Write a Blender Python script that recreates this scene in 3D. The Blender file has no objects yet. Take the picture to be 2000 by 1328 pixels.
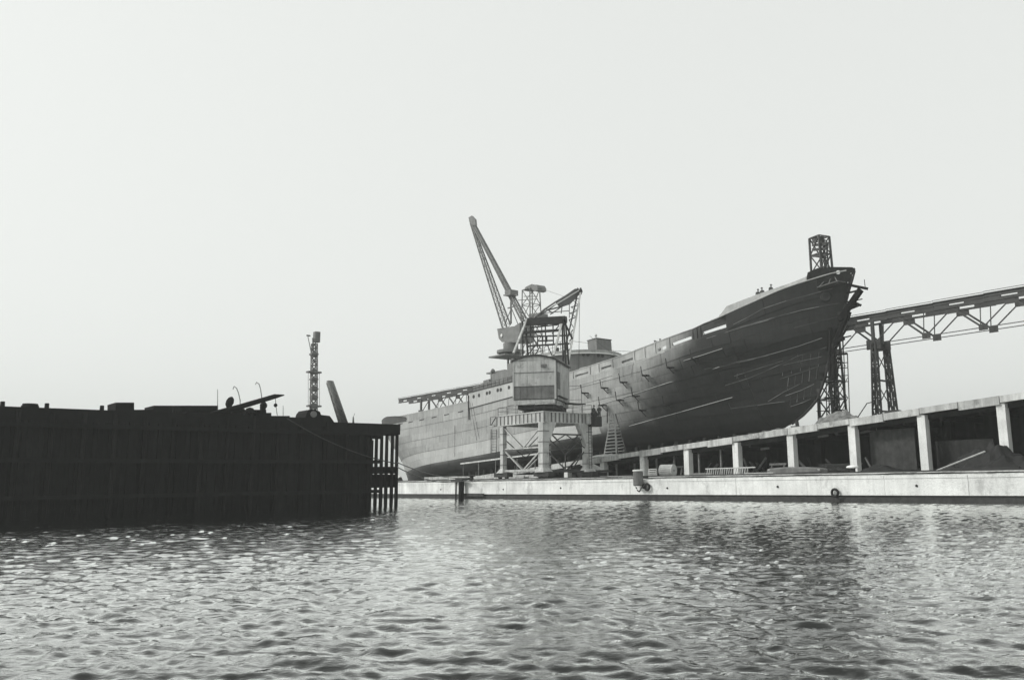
import bpy, math, random
import numpy as np
from mathutils import Vector, Matrix
random.seed(7); rng = np.random.default_rng(11)
SC = bpy.context.scene; COL = SC.collection
V = Vector

# ------------------------------------------------------------------ camera
F, CX, CY, EYE = 1700., 1120., 635., 1.7           # focal length and principal point in photo pixels
ROLL = math.radians(0.8); TILT = math.atan((940. - CY) / F)
_f = V((0, math.cos(TILT), math.sin(TILT))); _u = V((0, -math.sin(TILT), math.cos(TILT))); _r = V((1, 0, 0))
CR = _r * math.cos(ROLL) - _u * math.sin(ROLL); CU = _u * math.cos(ROLL) + _r * math.sin(ROLL); CF = _f
EYEP = V((0, 0, EYE))
cam = bpy.data.cameras.new('camera'); camo = bpy.data.objects.new('camera', cam); COL.objects.link(camo)
m = Matrix.Identity(4)
for i in range(3): m[i][0] = CR[i]; m[i][1] = CU[i]; m[i][2] = -CF[i]; m[i][3] = EYEP[i]
camo.matrix_world = m
cam.sensor_width = 36; cam.lens = 36 * F / 2000.; cam.shift_x = -(CX - 1000) / 2000.; cam.shift_y = -(664 - CY) / 2000.
cam.clip_end = 6000; cam.clip_start = .1
SC.camera = camo

# ------------------------------------------------------------------ world, sun, exposure
SUN_EL, SUN_AZ = math.radians(36), math.radians(-97)     # azimuth from +Y clockwise: hazy sun behind the camera, to the left
w = bpy.data.worlds.new('World'); SC.world = w; w.use_nodes = True
nt = w.node_tree; nt.nodes.clear()
out = nt.nodes.new('ShaderNodeOutputWorld'); bg = nt.nodes.new('ShaderNodeBackground')
sky = nt.nodes.new('ShaderNodeTexSky'); sky.sky_type = 'NISHITA'; sky.sun_disc = False
sky.sun_elevation = SUN_EL; sky.sun_rotation = SUN_AZ; sky.dust_density = 4; sky.air_density = 1
bw = nt.nodes.new('ShaderNodeRGBToBW'); pw = nt.nodes.new('ShaderNodeMath'); pw.operation = 'POWER'; pw.inputs[1].default_value = .14
ml = nt.nodes.new('ShaderNodeVectorMath'); ml.operation = 'SCALE'; ml.inputs[0].default_value = (.975, 1.0, .975)
k = nt.nodes.new('ShaderNodeMath'); k.operation = 'MULTIPLY'; k.inputs[1].default_value = 7.8
L = nt.links.new
L(sky.outputs[0], bw.inputs[0]); L(bw.outputs[0], pw.inputs[0]); L(pw.outputs[0], k.inputs[0]); L(k.outputs[0], ml.inputs['Scale'])
L(ml.outputs[0], bg.inputs[0]); bg.inputs[1].default_value = .1; L(bg.outputs[0], out.inputs[0])
sd = bpy.data.lights.new('sun', 'SUN'); sd.energy = 2.5; sd.angle = math.radians(9); sd.color = (1, .985, .96)
so = bpy.data.objects.new('sun', sd); COL.objects.link(so)
sv = V((math.sin(SUN_AZ) * math.cos(SUN_EL), math.cos(SUN_AZ) * math.cos(SUN_EL), math.sin(SUN_EL)))
so.rotation_euler = sv.to_track_quat('Z', 'Y').to_euler()
SC.view_settings.view_transform = 'Standard'; SC.view_settings.look = 'None'
SC.view_settings.exposure = 0; SC.view_settings.gamma = 1; SC.view_settings.use_curve_mapping = False

# ------------------------------------------------------------------ frames of reference
# yard frame: s runs along the quay away from the camera, d inland, z up.  ship frame: x aft down the slip, y athwart, z off the keel
Q0 = V((24.6, 59, 0)); E0 = V((-.652, .757, 0)).normalized(); N0 = V((E0.y, -E0.x, 0)); ZZ = V((0, 0, 1))
def Y(s, d, z): return Q0 + E0 * s + N0 * d + ZZ * z
KZ, SLOPE = 9.68, .0725
_a = math.atan(SLOPE); EX = E0 * math.cos(_a) - ZZ * math.sin(_a); EU = E0 * math.sin(_a) + ZZ * math.cos(_a); SO = Q0 + N0 * 26 + ZZ * KZ
def S(x, y, z): return SO + EX * x + N0 * y + EU * z
def ray(u, v): return CF + CR * ((u - CX) / F) + CU * ((CY - v) / F)
def atd(u, v, d):                                  # point of the vertical plane parallel to the quay at inland distance d
    r = ray(u, v); t = ((Q0 + N0 * d - EYEP).dot(N0)) / r.dot(N0); return EYEP + r * t
def ats(u, v, s):                                  # point of the vertical plane square to the quay at distance s
    r = ray(u, v); t = ((Q0 + E0 * s - EYEP).dot(E0)) / r.dot(E0); return EYEP + r * t
def atz(u, v, dep): return EYEP + ray(u, v) * dep
def slip_z(s): return 7.85 - SLOPE * s

# ------------------------------------------------------------------ materials
MATS = {}
def mat(name, c, rough=.8, var=.25, scale=1.5, streak=0., bump=.0, metal=0., spec=.3, rnd=0., fine=0., blotch=0.):
    """weathered surface: value c, blotches of size 1/scale, vertical streaks, fine relief, a different tone for each object"""
    if name in MATS: return MATS[name]
    M = bpy.data.materials.new(name); M.use_nodes = True; n = M.node_tree.nodes; l = M.node_tree.links.new
    b = n['Principled BSDF']; b.inputs['Roughness'].default_value = rough; b.inputs['Metallic'].default_value = metal
    b.inputs['Specular IOR Level'].default_value = spec
    tc = n.new('ShaderNodeNewGeometry')
    nz = n.new('ShaderNodeTexNoise'); nz.inputs['Scale'].default_value = scale; nz.inputs['Detail'].default_value = 8; nz.inputs['Roughness'].default_value = .62
    l(tc.outputs['Position'], nz.inputs['Vector'])
    mr = n.new('ShaderNodeMapRange'); mr.inputs[1].default_value = .28; mr.inputs[2].default_value = .72
    mr.inputs[3].default_value = 1 - var; mr.inputs[4].default_value = 1 + var; l(nz.outputs[0], mr.inputs[0])
    val = mr.outputs[0]
    def times(a, o):
        q = n.new('ShaderNodeMath'); q.operation = 'MULTIPLY'; l(a, q.inputs[0]); l(o, q.inputs[1]); return q.outputs[0]
    if streak:
        mp = n.new('ShaderNodeMapping'); mp.inputs['Scale'].default_value = (3.2, 3.2, .22); l(tc.outputs['Position'], mp.inputs[0])
        n2 = n.new('ShaderNodeTexNoise'); n2.inputs['Scale'].default_value = 1.; n2.inputs['Detail'].default_value = 6; l(mp.outputs[0], n2.inputs['Vector'])
        m2 = n.new('ShaderNodeMapRange'); m2.inputs[1].default_value = .35; m2.inputs[2].default_value = .7
        m2.inputs[3].default_value = 1; m2.inputs[4].default_value = 1 - streak; l(n2.outputs[0], m2.inputs[0]); val = times(val, m2.outputs[0])
    if blotch:                                       # sharp edged rust or bare patches (negative: paler patches)
        n5 = n.new('ShaderNodeTexNoise'); n5.inputs['Scale'].default_value = scale * 1.3; n5.inputs['Detail'].default_value = 9; n5.inputs['Roughness'].default_value = .7
        mp5 = n.new('ShaderNodeMapping'); mp5.inputs['Location'].default_value = (31, 7, 3); mp5.inputs['Scale'].default_value = (1, 1, .7); l(tc.outputs['Position'], mp5.inputs[0]); l(mp5.outputs[0], n5.inputs['Vector'])
        m5 = n.new('ShaderNodeMapRange'); m5.inputs[1].default_value = .56; m5.inputs[2].default_value = .64; m5.inputs[3].default_value = 1; m5.inputs[4].default_value = 1 - blotch
        l(n5.outputs[0], m5.inputs[0]); val = times(val, m5.outputs[0])
    if fine:
        n4 = n.new('ShaderNodeTexNoise'); n4.inputs['Scale'].default_value = 14; n4.inputs['Detail'].default_value = 4; l(tc.outputs['Position'], n4.inputs['Vector'])
        m4 = n.new('ShaderNodeMapRange'); m4.inputs[1].default_value = .3; m4.inputs[2].default_value = .7; m4.inputs[3].default_value = 1 - fine; m4.inputs[4].default_value = 1 + fine
        l(n4.outputs[0], m4.inputs[0]); val = times(val, m4.outputs[0])
    if rnd:
        oi = n.new('ShaderNodeObjectInfo'); m3 = n.new('ShaderNodeMapRange'); m3.inputs[3].default_value = 1 - rnd; m3.inputs[4].default_value = 1 + rnd
        l(oi.outputs['Random'], m3.inputs[0]); val = times(val, m3.outputs[0])
    vm = n.new('ShaderNodeVectorMath'); vm.operation = 'SCALE'; vm.inputs[0].default_value = (c * .985, c, c * .975); l(val, vm.inputs['Scale'])
    l(vm.outputs[0], b.inputs['Base Color'])
    if bump:
        bp = n.new('ShaderNodeBump'); bp.inputs['Strength'].default_value = bump; bp.inputs['Distance'].default_value = .05
        n3 = n.new('ShaderNodeTexNoise'); n3.inputs['Scale'].default_value = 7; n3.inputs['Detail'].default_value = 6; l(tc.outputs['Position'], n3.inputs['Vector'])
        l(n3.outputs[0], bp.inputs['Height']); l(bp.outputs[0], b.inputs['Normal'])
    MATS[name] = M; return M
M_conc = mat('pale concrete', .74, .9, .2, .5, .14, .5, fine=.10, blotch=.25)
M_conc2 = mat('slipway concrete', .52, .9, .22, .8, .35, .5, rnd=.12, fine=.14, blotch=.4)
M_deck = mat('dark deck concrete', .11, .95, .4, .8, 0, .6, fine=.3)  # slab tone set dark to cut light bounced up under the hull
M_wet = mat('wet weedy concrete', .035, .6, .5, 2.5, 0, .6)
M_ground = mat('trodden yard ground', .20, .95, .45, .9, 0, .8, fine=.3)
M_dark = mat('dark wall', .03, .9, .5, .8, .4, .4)  # even dark tone for the slipway underside, a screen and rubble
def shaded_hull_paint():
    """grey primer; dark bow paint plus bow and bilge shade put into the colour"""
    M = mat('shaded primer plate', .35, .6, .18, .45, .24, .14, rnd=.10, fine=.10, blotch=.18); n = M.node_tree.nodes; l = M.node_tree.links.new
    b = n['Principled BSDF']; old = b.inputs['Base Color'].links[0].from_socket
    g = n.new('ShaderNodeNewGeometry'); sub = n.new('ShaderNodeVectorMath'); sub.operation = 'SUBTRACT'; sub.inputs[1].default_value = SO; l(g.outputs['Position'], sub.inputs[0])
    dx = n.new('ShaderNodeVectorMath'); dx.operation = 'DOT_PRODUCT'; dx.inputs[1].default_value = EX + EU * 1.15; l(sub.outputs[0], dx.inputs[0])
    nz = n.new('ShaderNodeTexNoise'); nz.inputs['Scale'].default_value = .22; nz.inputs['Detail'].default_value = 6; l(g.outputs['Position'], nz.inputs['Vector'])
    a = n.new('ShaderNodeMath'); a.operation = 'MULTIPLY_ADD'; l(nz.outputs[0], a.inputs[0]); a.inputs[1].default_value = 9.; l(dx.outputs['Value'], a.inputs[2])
    mr = n.new('ShaderNodeMapRange'); mr.interpolation_type = 'SMOOTHSTEP'; mr.inputs[1].default_value = 51.5; mr.inputs[2].default_value = 61; l(a.outputs[0], mr.inputs[0])  # soft fade to the bow: dark paint and the flare's shade painted together
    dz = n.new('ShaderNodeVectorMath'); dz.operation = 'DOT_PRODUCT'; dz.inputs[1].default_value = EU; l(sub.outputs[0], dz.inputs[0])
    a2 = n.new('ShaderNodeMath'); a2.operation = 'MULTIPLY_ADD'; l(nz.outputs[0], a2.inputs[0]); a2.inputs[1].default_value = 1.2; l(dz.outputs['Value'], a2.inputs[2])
    m2 = n.new('ShaderNodeMapRange'); m2.interpolation_type = 'SMOOTHSTEP'; m2.inputs[1].default_value = 1.9; m2.inputs[2].default_value = 3.7; l(a2.outputs[0], m2.inputs[0])  # shade of the bilge turn painted into the colour low down
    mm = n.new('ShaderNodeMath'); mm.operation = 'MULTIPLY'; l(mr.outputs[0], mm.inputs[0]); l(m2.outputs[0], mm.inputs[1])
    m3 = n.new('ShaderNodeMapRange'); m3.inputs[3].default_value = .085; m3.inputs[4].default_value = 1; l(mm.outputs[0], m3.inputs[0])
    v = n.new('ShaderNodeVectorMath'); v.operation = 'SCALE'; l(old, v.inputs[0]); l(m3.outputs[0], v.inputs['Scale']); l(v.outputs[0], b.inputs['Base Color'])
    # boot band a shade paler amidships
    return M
M_hull = shaded_hull_paint()
M_hullw = mat('pale undercoat plate', .44, .6, .14, .5, .16, .12, rnd=.06, fine=.07)
M_hulld = mat('dark hull plate', .027, .62, .3, .6, .3, .25, rnd=.28, fine=.2, spec=.2, blotch=-.5)  # dark bow paint with hull shade put into its tone
M_bulw = mat('pale bulwark plate', .42, .65, .18, .8, .2, .1, rnd=.1, fine=.06)
M_iron = mat('dark iron', .03, .7, .35, 2, 0, .2, metal=.0)
M_crane = mat('light grey crane paint', .50, .6, .2, .9, .34, .15, rnd=.08, fine=.1, blotch=.35)
M_craned = mat('rust blotched panel', .15, .7, .35, 1.2, .3, .15, rnd=.15, fine=.12)
M_steel = mat('crane steel', .055, .65, .3, 1.2, .1, .1)
M_steelm = mat('far grey steel', .165, .7, .25, 1, .1, .1)
M_house = mat('superstructure grey', .19, .7, .2, 1, .25, .1, fine=.06)
M_wood = mat('scaffold timber', .16, .9, .35, 3, 0, .3, rnd=.3)
M_wood2 = mat('grimy staging timber', .13, .9, .5, 1.2, 0, .3, rnd=.5)
M_woodp = mat('pale new timber', .45, .85, .2, 3, .1, .3, rnd=.15)
M_tar = mat('tarred timber', .009, .85, .4, 1.5, .2, .3, spec=.12, rnd=.3)
M_scr = mat('old dark boards', .055, .9, .4, 2, .3, .3)
M_rope = mat('hemp rope', .18, .95, .2, 8)
M_white = mat('white paint', .72, .7, .1, 2)
M_rub = mat('rubble and sand', .17, 1., .5, 2.5, 0, .9)
M_cloth = mat('workers clothes', .07, .95, .3, 6, rnd=.5)
M_skin = mat('skin', .35, .7, .1, 6)
M_black = mat('black rubber', .012, .7, .3, 4)

# ------------------------------------------------------------------ mesh helpers
class MB:
    def __init__(s): s.v = []; s.f = []
    def add(s, vs, fs):
        o = len(s.v); s.v += [tuple(p) for p in vs]; s.f += [tuple(i + o for i in f) for f in fs]; return s
    def box(s, c, ax, ay, az):                       # centre and three half axes
        c = V(c); vs = [c + ax * i + ay * j + az * k_ for k_ in (-1, 1) for j in (-1, 1) for i in (-1, 1)]
        return s.add(vs, [(0, 2, 3, 1), (4, 5, 7, 6), (0, 1, 5, 4), (2, 6, 7, 3), (0, 4, 6, 2), (1, 3, 7, 5)])
    def bar(s, p, q, w_, h_=None, up=ZZ):
        p = V(p); q = V(q); h_ = h_ or w_; d = (q - p); ln = d.length
        if ln < 1e-5: return s
        d /= ln; a = d.cross(up)
        if a.length < .05: a = d.cross(V((1, .3, 0)))
        a.normalize(); b = a.cross(d).normalized()
        return s.box((p + q) / 2, d * (ln / 2), a * (w_ / 2), b * (h_ / 2))
    def tube(s, pts, r, n=6, cap=True):
        pts = [V(p) for p in pts]; rr = r if isinstance(r, (list, tuple)) else [r] * len(pts); vs = []; fs = []
        ref = None
        for i, p in enumerate(pts):
            d = (pts[min(i + 1, len(pts) - 1)] - pts[max(i - 1, 0)]).normalized()
            a = d.cross(ZZ) if abs(d.z) < .95 else d.cross(V((1, 0, 0)))
            if ref is not None and a.dot(ref) < 0: a = -a
            a.normalize(); ref = a; b = a.cross(d)
            vs += [p + (a * math.cos(2 * math.pi * j / n) + b * math.sin(2 * math.pi * j / n)) * rr[i] for j in range(n)]
        for i in range(len(pts) - 1):
            for j in range(n): fs.append((i * n + j, i * n + (j + 1) % n, (i + 1) * n + (j + 1) % n, (i + 1) * n + j))
        if cap: fs.append(tuple(range(n))[::-1]); fs.append(tuple(range((len(pts) - 1) * n, len(pts) * n)))
        return s.add(vs, fs)
    def lathe(s, c, prof, n=16, axis=ZZ):
        axis = axis.normalized(); a = axis.cross(V((1, .2, .1))).normalized(); b = axis.cross(a); c = V(c); vs = []; fs = []
        for r, z in prof: vs += [c + axis * z + (a * math.cos(2 * math.pi * j / n) + b * math.sin(2 * math.pi * j / n)) * r for j in range(n)]
        for i in range(len(prof) - 1):
            for j in range(n): fs.append((i * n + j, i * n + (j + 1) % n, (i + 1) * n + (j + 1) % n, (i + 1) * n + j))
        fs.append(tuple(range(n))[::-1]); fs.append(tuple(range((len(prof) - 1) * n, len(prof) * n)))
        return s.add(vs, fs)
    def prism(s, pts, off):
        n = len(pts); pts = [V(p) for p in pts]; off = V(off)
        fs = [tuple(range(n))[::-1], tuple(range(n, 2 * n))] + [(i, (i + 1) % n, n + (i + 1) % n, n + i) for i in range(n)]
        return s.add(pts + [p + off for p in pts], fs)
    def grid(s, P):                                   # P[i][j] points
        r, c = len(P), len(P[0]); s_ = [p for row in P for p in row]
        return s.add(s_, [(i * c + j, i * c + j + 1, (i + 1) * c + j + 1, (i + 1) * c + j) for i in range(r - 1) for j in range(c - 1)])
    def build(s, name, material, parent=None, smooth=False, at=None, label=None):
        o0 = parent_origin(parent) if parent is not None else (V(at) if at is not None else V((0, 0, 0)))
        me = bpy.data.meshes.new(name); me.from_pydata([tuple(V(p) - o0) for p in s.v], [], s.f); me.materials.append(material)
        if smooth: me.polygons.foreach_set('use_smooth', [True] * len(me.polygons))
        me.update(); o = bpy.data.objects.new(name, me); COL.objects.link(o)
        if parent is not None: o.parent = parent
        elif at is not None: o.location = at
        if label: o['label'] = label
        return o
ORG = {}
def parent_origin(p): return ORG.get(p.name, V((0, 0, 0)))
def thing(name, label, cat, loc, group=None):
    o = bpy.data.objects.new(name, None); COL.objects.link(o); o.location = loc; o.empty_display_size = .5
    o['label'] = label; o['category'] = cat
    if group: o['group'] = group
    ORG[o.name] = V(loc); return o
def tag(o, label, cat, group=None):
    o['label'] = label; o['category'] = cat
    if group: o['group'] = group
    return o
def struct(o, kind='structure'): o['kind'] = kind; return o
def subpart(o, parent):
    """marks o (mesh child, own origin = parent's origin) as a child of the part `parent`"""
    o.parent = parent; return o
_cube = {}
def cube_mesh(material):
    if material.name not in _cube:
        me = bpy.data.meshes.new('bar'); b = MB().box((0, 0, 0), V((.5, 0, 0)), V((0, .5, 0)), V((0, 0, .5)))
        me.from_pydata(b.v, [], b.f); me.materials.append(material); _cube[material.name] = me
    return _cube[material.name]
def bar(parent, name, p, q, w_, h_, material, up=ZZ, label=None):
    """straight member between two points, an object of its own that shares one mesh"""
    p = V(p); q = V(q); d = q - p; ln = d.length; d /= ln; a = d.cross(up)
    if a.length < .05: a = d.cross(N0)
    a.normalize(); b = a.cross(d).normalized()
    o = bpy.data.objects.new(name, cube_mesh(material)); COL.objects.link(o)
    R = Matrix((d, a, b)).transposed().to_4x4()
    o.matrix_local = Matrix.Translation((p + q) / 2 - (parent_origin(parent) if parent is not None else V((0, 0, 0)))) @ R @ Matrix.Diagonal((ln, w_, h_, 1))
    if parent is not None: o.parent = parent
    if label: o['label'] = label
    return o
def boxo(parent, name, c, ax, ay, az, material, label=None):
    return MB().box(c, ax, ay, az).build(name, material, parent, label=label)
def lattice(mb, p, q, w0, w1, n, t, side=None, t2=None, faces=(0, 1, 2, 3)):
    """laced box truss from p to q, width w0 tapering to w1"""
    p = V(p); q = V(q); d = (q - p).normalized(); a = side.normalized() if side is not None else d.cross(ZZ).normalized()
    a = (a - d * a.dot(d)).normalized(); b = a.cross(d).normalized(); t2 = t2 or t * .45
    def C(k_, f):
        w_ = (w0 * (1 - f) + w1 * f) / 2; sx, sy = ((-1, -1), (1, -1), (1, 1), (-1, 1))[k_]; return p.lerp(q, f) + a * (w_ * sx) + b * (w_ * sy)
    for k_ in range(4): mb.bar(C(k_, 0), C(k_, 1), t)
    for i in range(n):
        f0, f1 = i / n, (i + 1) / n
        for k_ in faces:
            k2 = (k_ + 1) % 4
            mb.bar(C(k_, f0), C(k2, f0), t2)
            if i % 2: mb.bar(C(k_, f0), C(k2, f1), t2)
            else: mb.bar(C(k2, f0), C(k_, f1), t2)
    for k_ in range(4): mb.bar(C(k_, 1), C((k_ + 1) % 4, 1), t2)
    return mb

# ================================================================== WATER
def make_water():
    rows, cols = 620, 560
    yy = 3.2 * (175 / 3.2) ** (np.linspace(0, 1, rows)); tt = np.linspace(-.98, .86, cols)
    Yg, Tg = np.meshgrid(yy, tt, indexing='ij'); Xg = Yg * Tg
    Zg = np.zeros_like(Xg)
    for i in range(110):
        lam = .13 * (11 ** rng.random()) ; kk = 2 * np.pi / lam; th = rng.normal(-.35, .75) + (np.pi / 2)
        amp = lam * .0040 * (1.12 if lam < .5 else .95 if lam < .8 else .48)
        warp = .35 * np.sin(Xg * .21 + i) + .35 * np.sin(Yg * .17 + 2 * i)
        ph = kk * (Xg * np.cos(th) + Yg * np.sin(th)) + rng.random() * 6.28 + warp * 2
        Zg += amp * (np.sin(ph) + .25 * np.sin(2 * ph + 1.2))
    patch = .75 + .35 * np.sin(Xg * .13 + 1 + .7 * np.sin(Yg * .09)) * np.sin(Yg * .11 + .5)
    Zg *= patch
    fade = np.clip((175 - Yg) / 40, 0, 1); Zg = Zg * fade
    co = np.stack([Xg, Yg, Zg], -1).reshape(-1, 3)
    idx = np.arange(rows * cols).reshape(rows, cols)
    q = np.stack([idx[:-1, :-1], idx[:-1, 1:], idx[1:, 1:], idx[1:, :-1]], -1).reshape(-1, 4)
    n0 = len(co); far = 5000
    co = np.vstack([co, [[-far, -far, -.3], [far, -far, -.3], [far, far, -.3], [-far, far, -.3]]])
    q = np.vstack([q, [[n0, n0 + 1, n0 + 2, n0 + 3]]])
    me = bpy.data.meshes.new('water'); me.vertices.add(len(co)); me.vertices.foreach_set('co', co.astype(np.float32).ravel())
    me.loops.add(q.size); me.loops.foreach_set('vertex_index', q.ravel().astype(np.int32))
    me.polygons.add(len(q)); me.polygons.foreach_set('loop_start', np.arange(0, q.size, 4, dtype=np.int32)); me.polygons.foreach_set('loop_total', np.full(len(q), 4, np.int32))
    me.polygons.foreach_set('use_smooth', np.ones(len(q), bool)); me.update(); me.validate()
    M = bpy.data.materials.new('harbour water'); M.use_nodes = True; n = M.node_tree.nodes; l = M.node_tree.links.new; b = n['Principled BSDF']
    b.inputs['Base Color'].default_value = (.008, .009, .008, 1); b.inputs['Roughness'].default_value = .02; b.inputs['IOR'].default_value = 2.5
    b.inputs['Specular IOR Level'].default_value = .6
    g = n.new('ShaderNodeNewGeometry'); mp = n.new('ShaderNodeMapping'); mp.inputs['Scale'].default_value = (1., 1.5, 1); mp.inputs['Rotation'].default_value = (0, 0, .3)
    l(g.outputs['Position'], mp.inputs[0]); t = n.new('ShaderNodeTexNoise'); t.inputs['Scale'].default_value = 3.6; t.inputs['Detail'].default_value = 6; t.inputs['Roughness'].default_value = .62
    l(mp.outputs[0], t.inputs['Vector']); bp = n.new('ShaderNodeBump'); bp.inputs['Strength'].default_value = .22; bp.inputs['Distance'].default_value = .04
    t2 = n.new('ShaderNodeTexNoise'); t2.inputs['Scale'].default_value = 13; t2.inputs['Detail'].default_value = 4; l(mp.outputs[0], t2.inputs['Vector'])
    ad = n.new('ShaderNodeMath'); ad.operation = 'MULTIPLY_ADD'; l(t2.outputs[0], ad.inputs[0]); ad.inputs[1].default_value = .45; l(t.outputs[0], ad.inputs[2])
    l(ad.outputs[0], bp.inputs['Height']); l(bp.outputs[0], b.inputs['Normal'])
    # contrasty mirror: facets seen edge on reflect fully, facets turned to the eye show the dark water
    fr = n.new('ShaderNodeFresnel'); fr.inputs['IOR'].default_value = 1.5; l(bp.outputs[0], fr.inputs['Normal'])
    fm = n.new('ShaderNodeMapRange'); fm.interpolation_type = 'SMOOTHSTEP'; fm.inputs[1].default_value = .09; fm.inputs[2].default_value = .50; fm.inputs[3].default_value = .05; fm.inputs[4].default_value = .98
    l(fr.outputs[0], fm.inputs[0]); gl = n.new('ShaderNodeBsdfGlossy'); gl.inputs['Roughness'].default_value = .02; gl.inputs['Color'].default_value = (.96, .97, .96, 1); l(bp.outputs[0], gl.inputs['Normal'])
    mx = n.new('ShaderNodeMixShader'); l(fm.outputs[0], mx.inputs[0]); l(b.outputs[0], mx.inputs[1]); l(gl.outputs[0], mx.inputs[2]); l(mx.outputs[0], n['Material Output'].inputs['Surface'])
    b.inputs['Specular IOR Level'].default_value = 0
    me.materials.append(M); o = bpy.data.objects.new('water', me); COL.objects.link(o); struct(o)
make_water()

# ================================================================== GROUND
def sheet(name, polys, material):
    mb = MB()
    for pts, n in polys:
        (s0, s1), (d0, d1), zf = pts; ns, nd = n
        mb.grid([[Y(s0 + (s1 - s0) * i / ns, d0 + (d1 - d0) * j / nd, zf(s0 + (s1 - s0) * i / ns, d0 + (d1 - d0) * j / nd)) for j in range(nd + 1)] for i in range(ns + 1)])
    return struct(mb.build(name, material))
GZ = 1.95
def gz(s, d): return GZ + .03 * math.sin(s * 1.7 + d) + .025 * math.sin(d * 3.1 - s * .6)
sheet('yard_ground', [(((-120, 88), (.95, 46), gz), (208, 24)), (((88, 170), (.95, 9), gz), (60, 6)), (((-120, 260), (46, 900), lambda s, d: GZ), (4, 4))], M_ground)

# quay wall
qw = thing('quay_wall', 'long low pale concrete quay wall with a dark weedy foot along the water', 'quay wall', Y(35, 0, 0))
s = -34.
i = 0
while s < 128:
    L_ = 6.4 + .5 * math.sin(i * 2.1); off = .012 * math.sin(i * 3.7)
    boxo(qw, 'concrete_panel', Y(s + L_ / 2, .3 + off, 1.02), E0 * (L_ / 2 - .012), N0 * .3, ZZ * .58, M_conc)
    boxo(qw, 'coping_stone', Y(s + L_ / 2, .42 + off, 1.70), E0 * (L_ / 2 - .015), N0 * .46, ZZ * .10, M_conc)
    s += L_; i += 1
MB().box(Y(47, .75, 1.0), E0 * 81, N0 * .14, ZZ * .55).box(Y(47, .46, .2), E0 * 81, N0 * .3, ZZ * .24).build('wet_foot', M_wet, qw)
MB().box(Y(47, .86, 1.72), E0 * 81, N0 * .05, ZZ * .15).build('kerb_edge', M_conc2, qw)
for ss in (62.5, 57.7, 49.8, 40, 25.3, 13.5, 2):                # small drain holes in the face
    MB().lathe(Y(ss, -.02, 1.0 + .1 * math.sin(ss)), [(.09, -.02), (.09, .03), (.06, .03)], 10, -N0).build('drain_hole', M_black, qw)
boxo(qw, 'recess_ledge', Y(55.6, -.06, .36), E0 * 2.1, N0 * .1, ZZ * .16, M_wet)

# crane rails on the quay
for d, lab in ((1.3, 'steel crane rail nearest the water on the quay'), (7.6, 'inner steel crane rail along the foot of the slipway')):
    t = thing('crane_rail', lab, 'rail', Y(35, d, 2.0))
    MB().box(Y(32, d, 2.03), E0 * 66, N0 * .06, ZZ * .07).box(Y(32, d, 2.1), E0 * 66, N0 * .035, ZZ * .03).build('rail_head', M_iron, t)
    MB().box(Y(32, d, 1.99), E0 * 66, N0 * .22, ZZ * .035).build('rail_bed', M_conc2, t)

# ================================================================== SLIPWAY
sw = thing('slipway', 'inclined concrete slipway deck on square columns carrying the ship', 'slipway', Y(30, 12, GZ))
EXs = (E0 - ZZ * SLOPE).normalized()
for k_ in range(-14, 26):                                       # edge beam in lengths of 3.3 m, alternately a little broken
    a, b = 7.6 + 3.3 * k_ - .0, 7.6 + 3.3 * (k_ + 1)
    if b > 86: continue
    dz = .015 * math.sin(k_ * 5.); h = .29 + .05 * math.sin(k_ * 2.3)
    mid = (a + b) / 2
    boxo(sw, 'edge_beam', Y(mid, 12.0 + .02 * math.sin(k_ * 3), slip_z(mid) - h + dz), EXs * (1.62), N0 * .18, ZZ * h, M_conc2)
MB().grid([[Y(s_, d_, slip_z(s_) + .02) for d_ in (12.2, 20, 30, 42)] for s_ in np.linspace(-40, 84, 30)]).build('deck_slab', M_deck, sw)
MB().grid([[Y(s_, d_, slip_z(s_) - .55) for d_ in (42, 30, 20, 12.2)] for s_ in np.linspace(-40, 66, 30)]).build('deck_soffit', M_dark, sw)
bw_ = MB()
for s_ in np.arange(-40, 60, 3.3):                              # secondary beam and ribs under the deck
    zt = slip_z(s_ + 1.65) - .62
    bw_.box(Y(s_ + 1.65, 12.75, zt - .12), EXs * 1.66, N0 * .2, ZZ * .22)
    if zt - .3 > GZ + .4: bw_.box(Y(s_, 16.5, zt - .2), E0 * .16, N0 * 3.8, ZZ * .22)
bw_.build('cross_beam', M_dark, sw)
for k_ in range(-6, 8):
    s_ = 7.6 + 6.55 * k_; zt = slip_z(s_) - .56
    if zt < GZ + .6: continue
    fl = MB(); w_ = .34
    fl.box(Y(s_, 12.35, (GZ + zt) / 2), E0 * w_, N0 * .34, ZZ * ((zt - GZ) / 2))
    c = fl.build('column', M_conc, sw)
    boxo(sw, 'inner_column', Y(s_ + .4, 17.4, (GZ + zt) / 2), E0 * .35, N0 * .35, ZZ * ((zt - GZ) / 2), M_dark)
for k_ in range(16):                                            # thin props between the columns towards the low end
    s_ = 30 + 3.1 * k_ + random.uniform(-.4, .4); zt = slip_z(s_) - .6
    if zt < GZ + .25: continue
    bar(sw, 'prop', Y(s_, 12.9, GZ), Y(s_, 12.9, zt), .16, .16, M_wood)
for k_ in range(22):                                            # back wall under the deck, in panels
    s_ = -40 + 5.2 * k_; zt = slip_z(s_ + 2.6) - .56
    if zt < GZ + .1: continue
    boxo(sw, 'wall_panel', Y(s_ + 2.6, 20 + .05 * (k_ % 2), (GZ + zt) / 2 - .1), E0 * 2.57, N0 * .12, ZZ * ((zt - GZ) / 2 + .3), M_dark)
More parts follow.
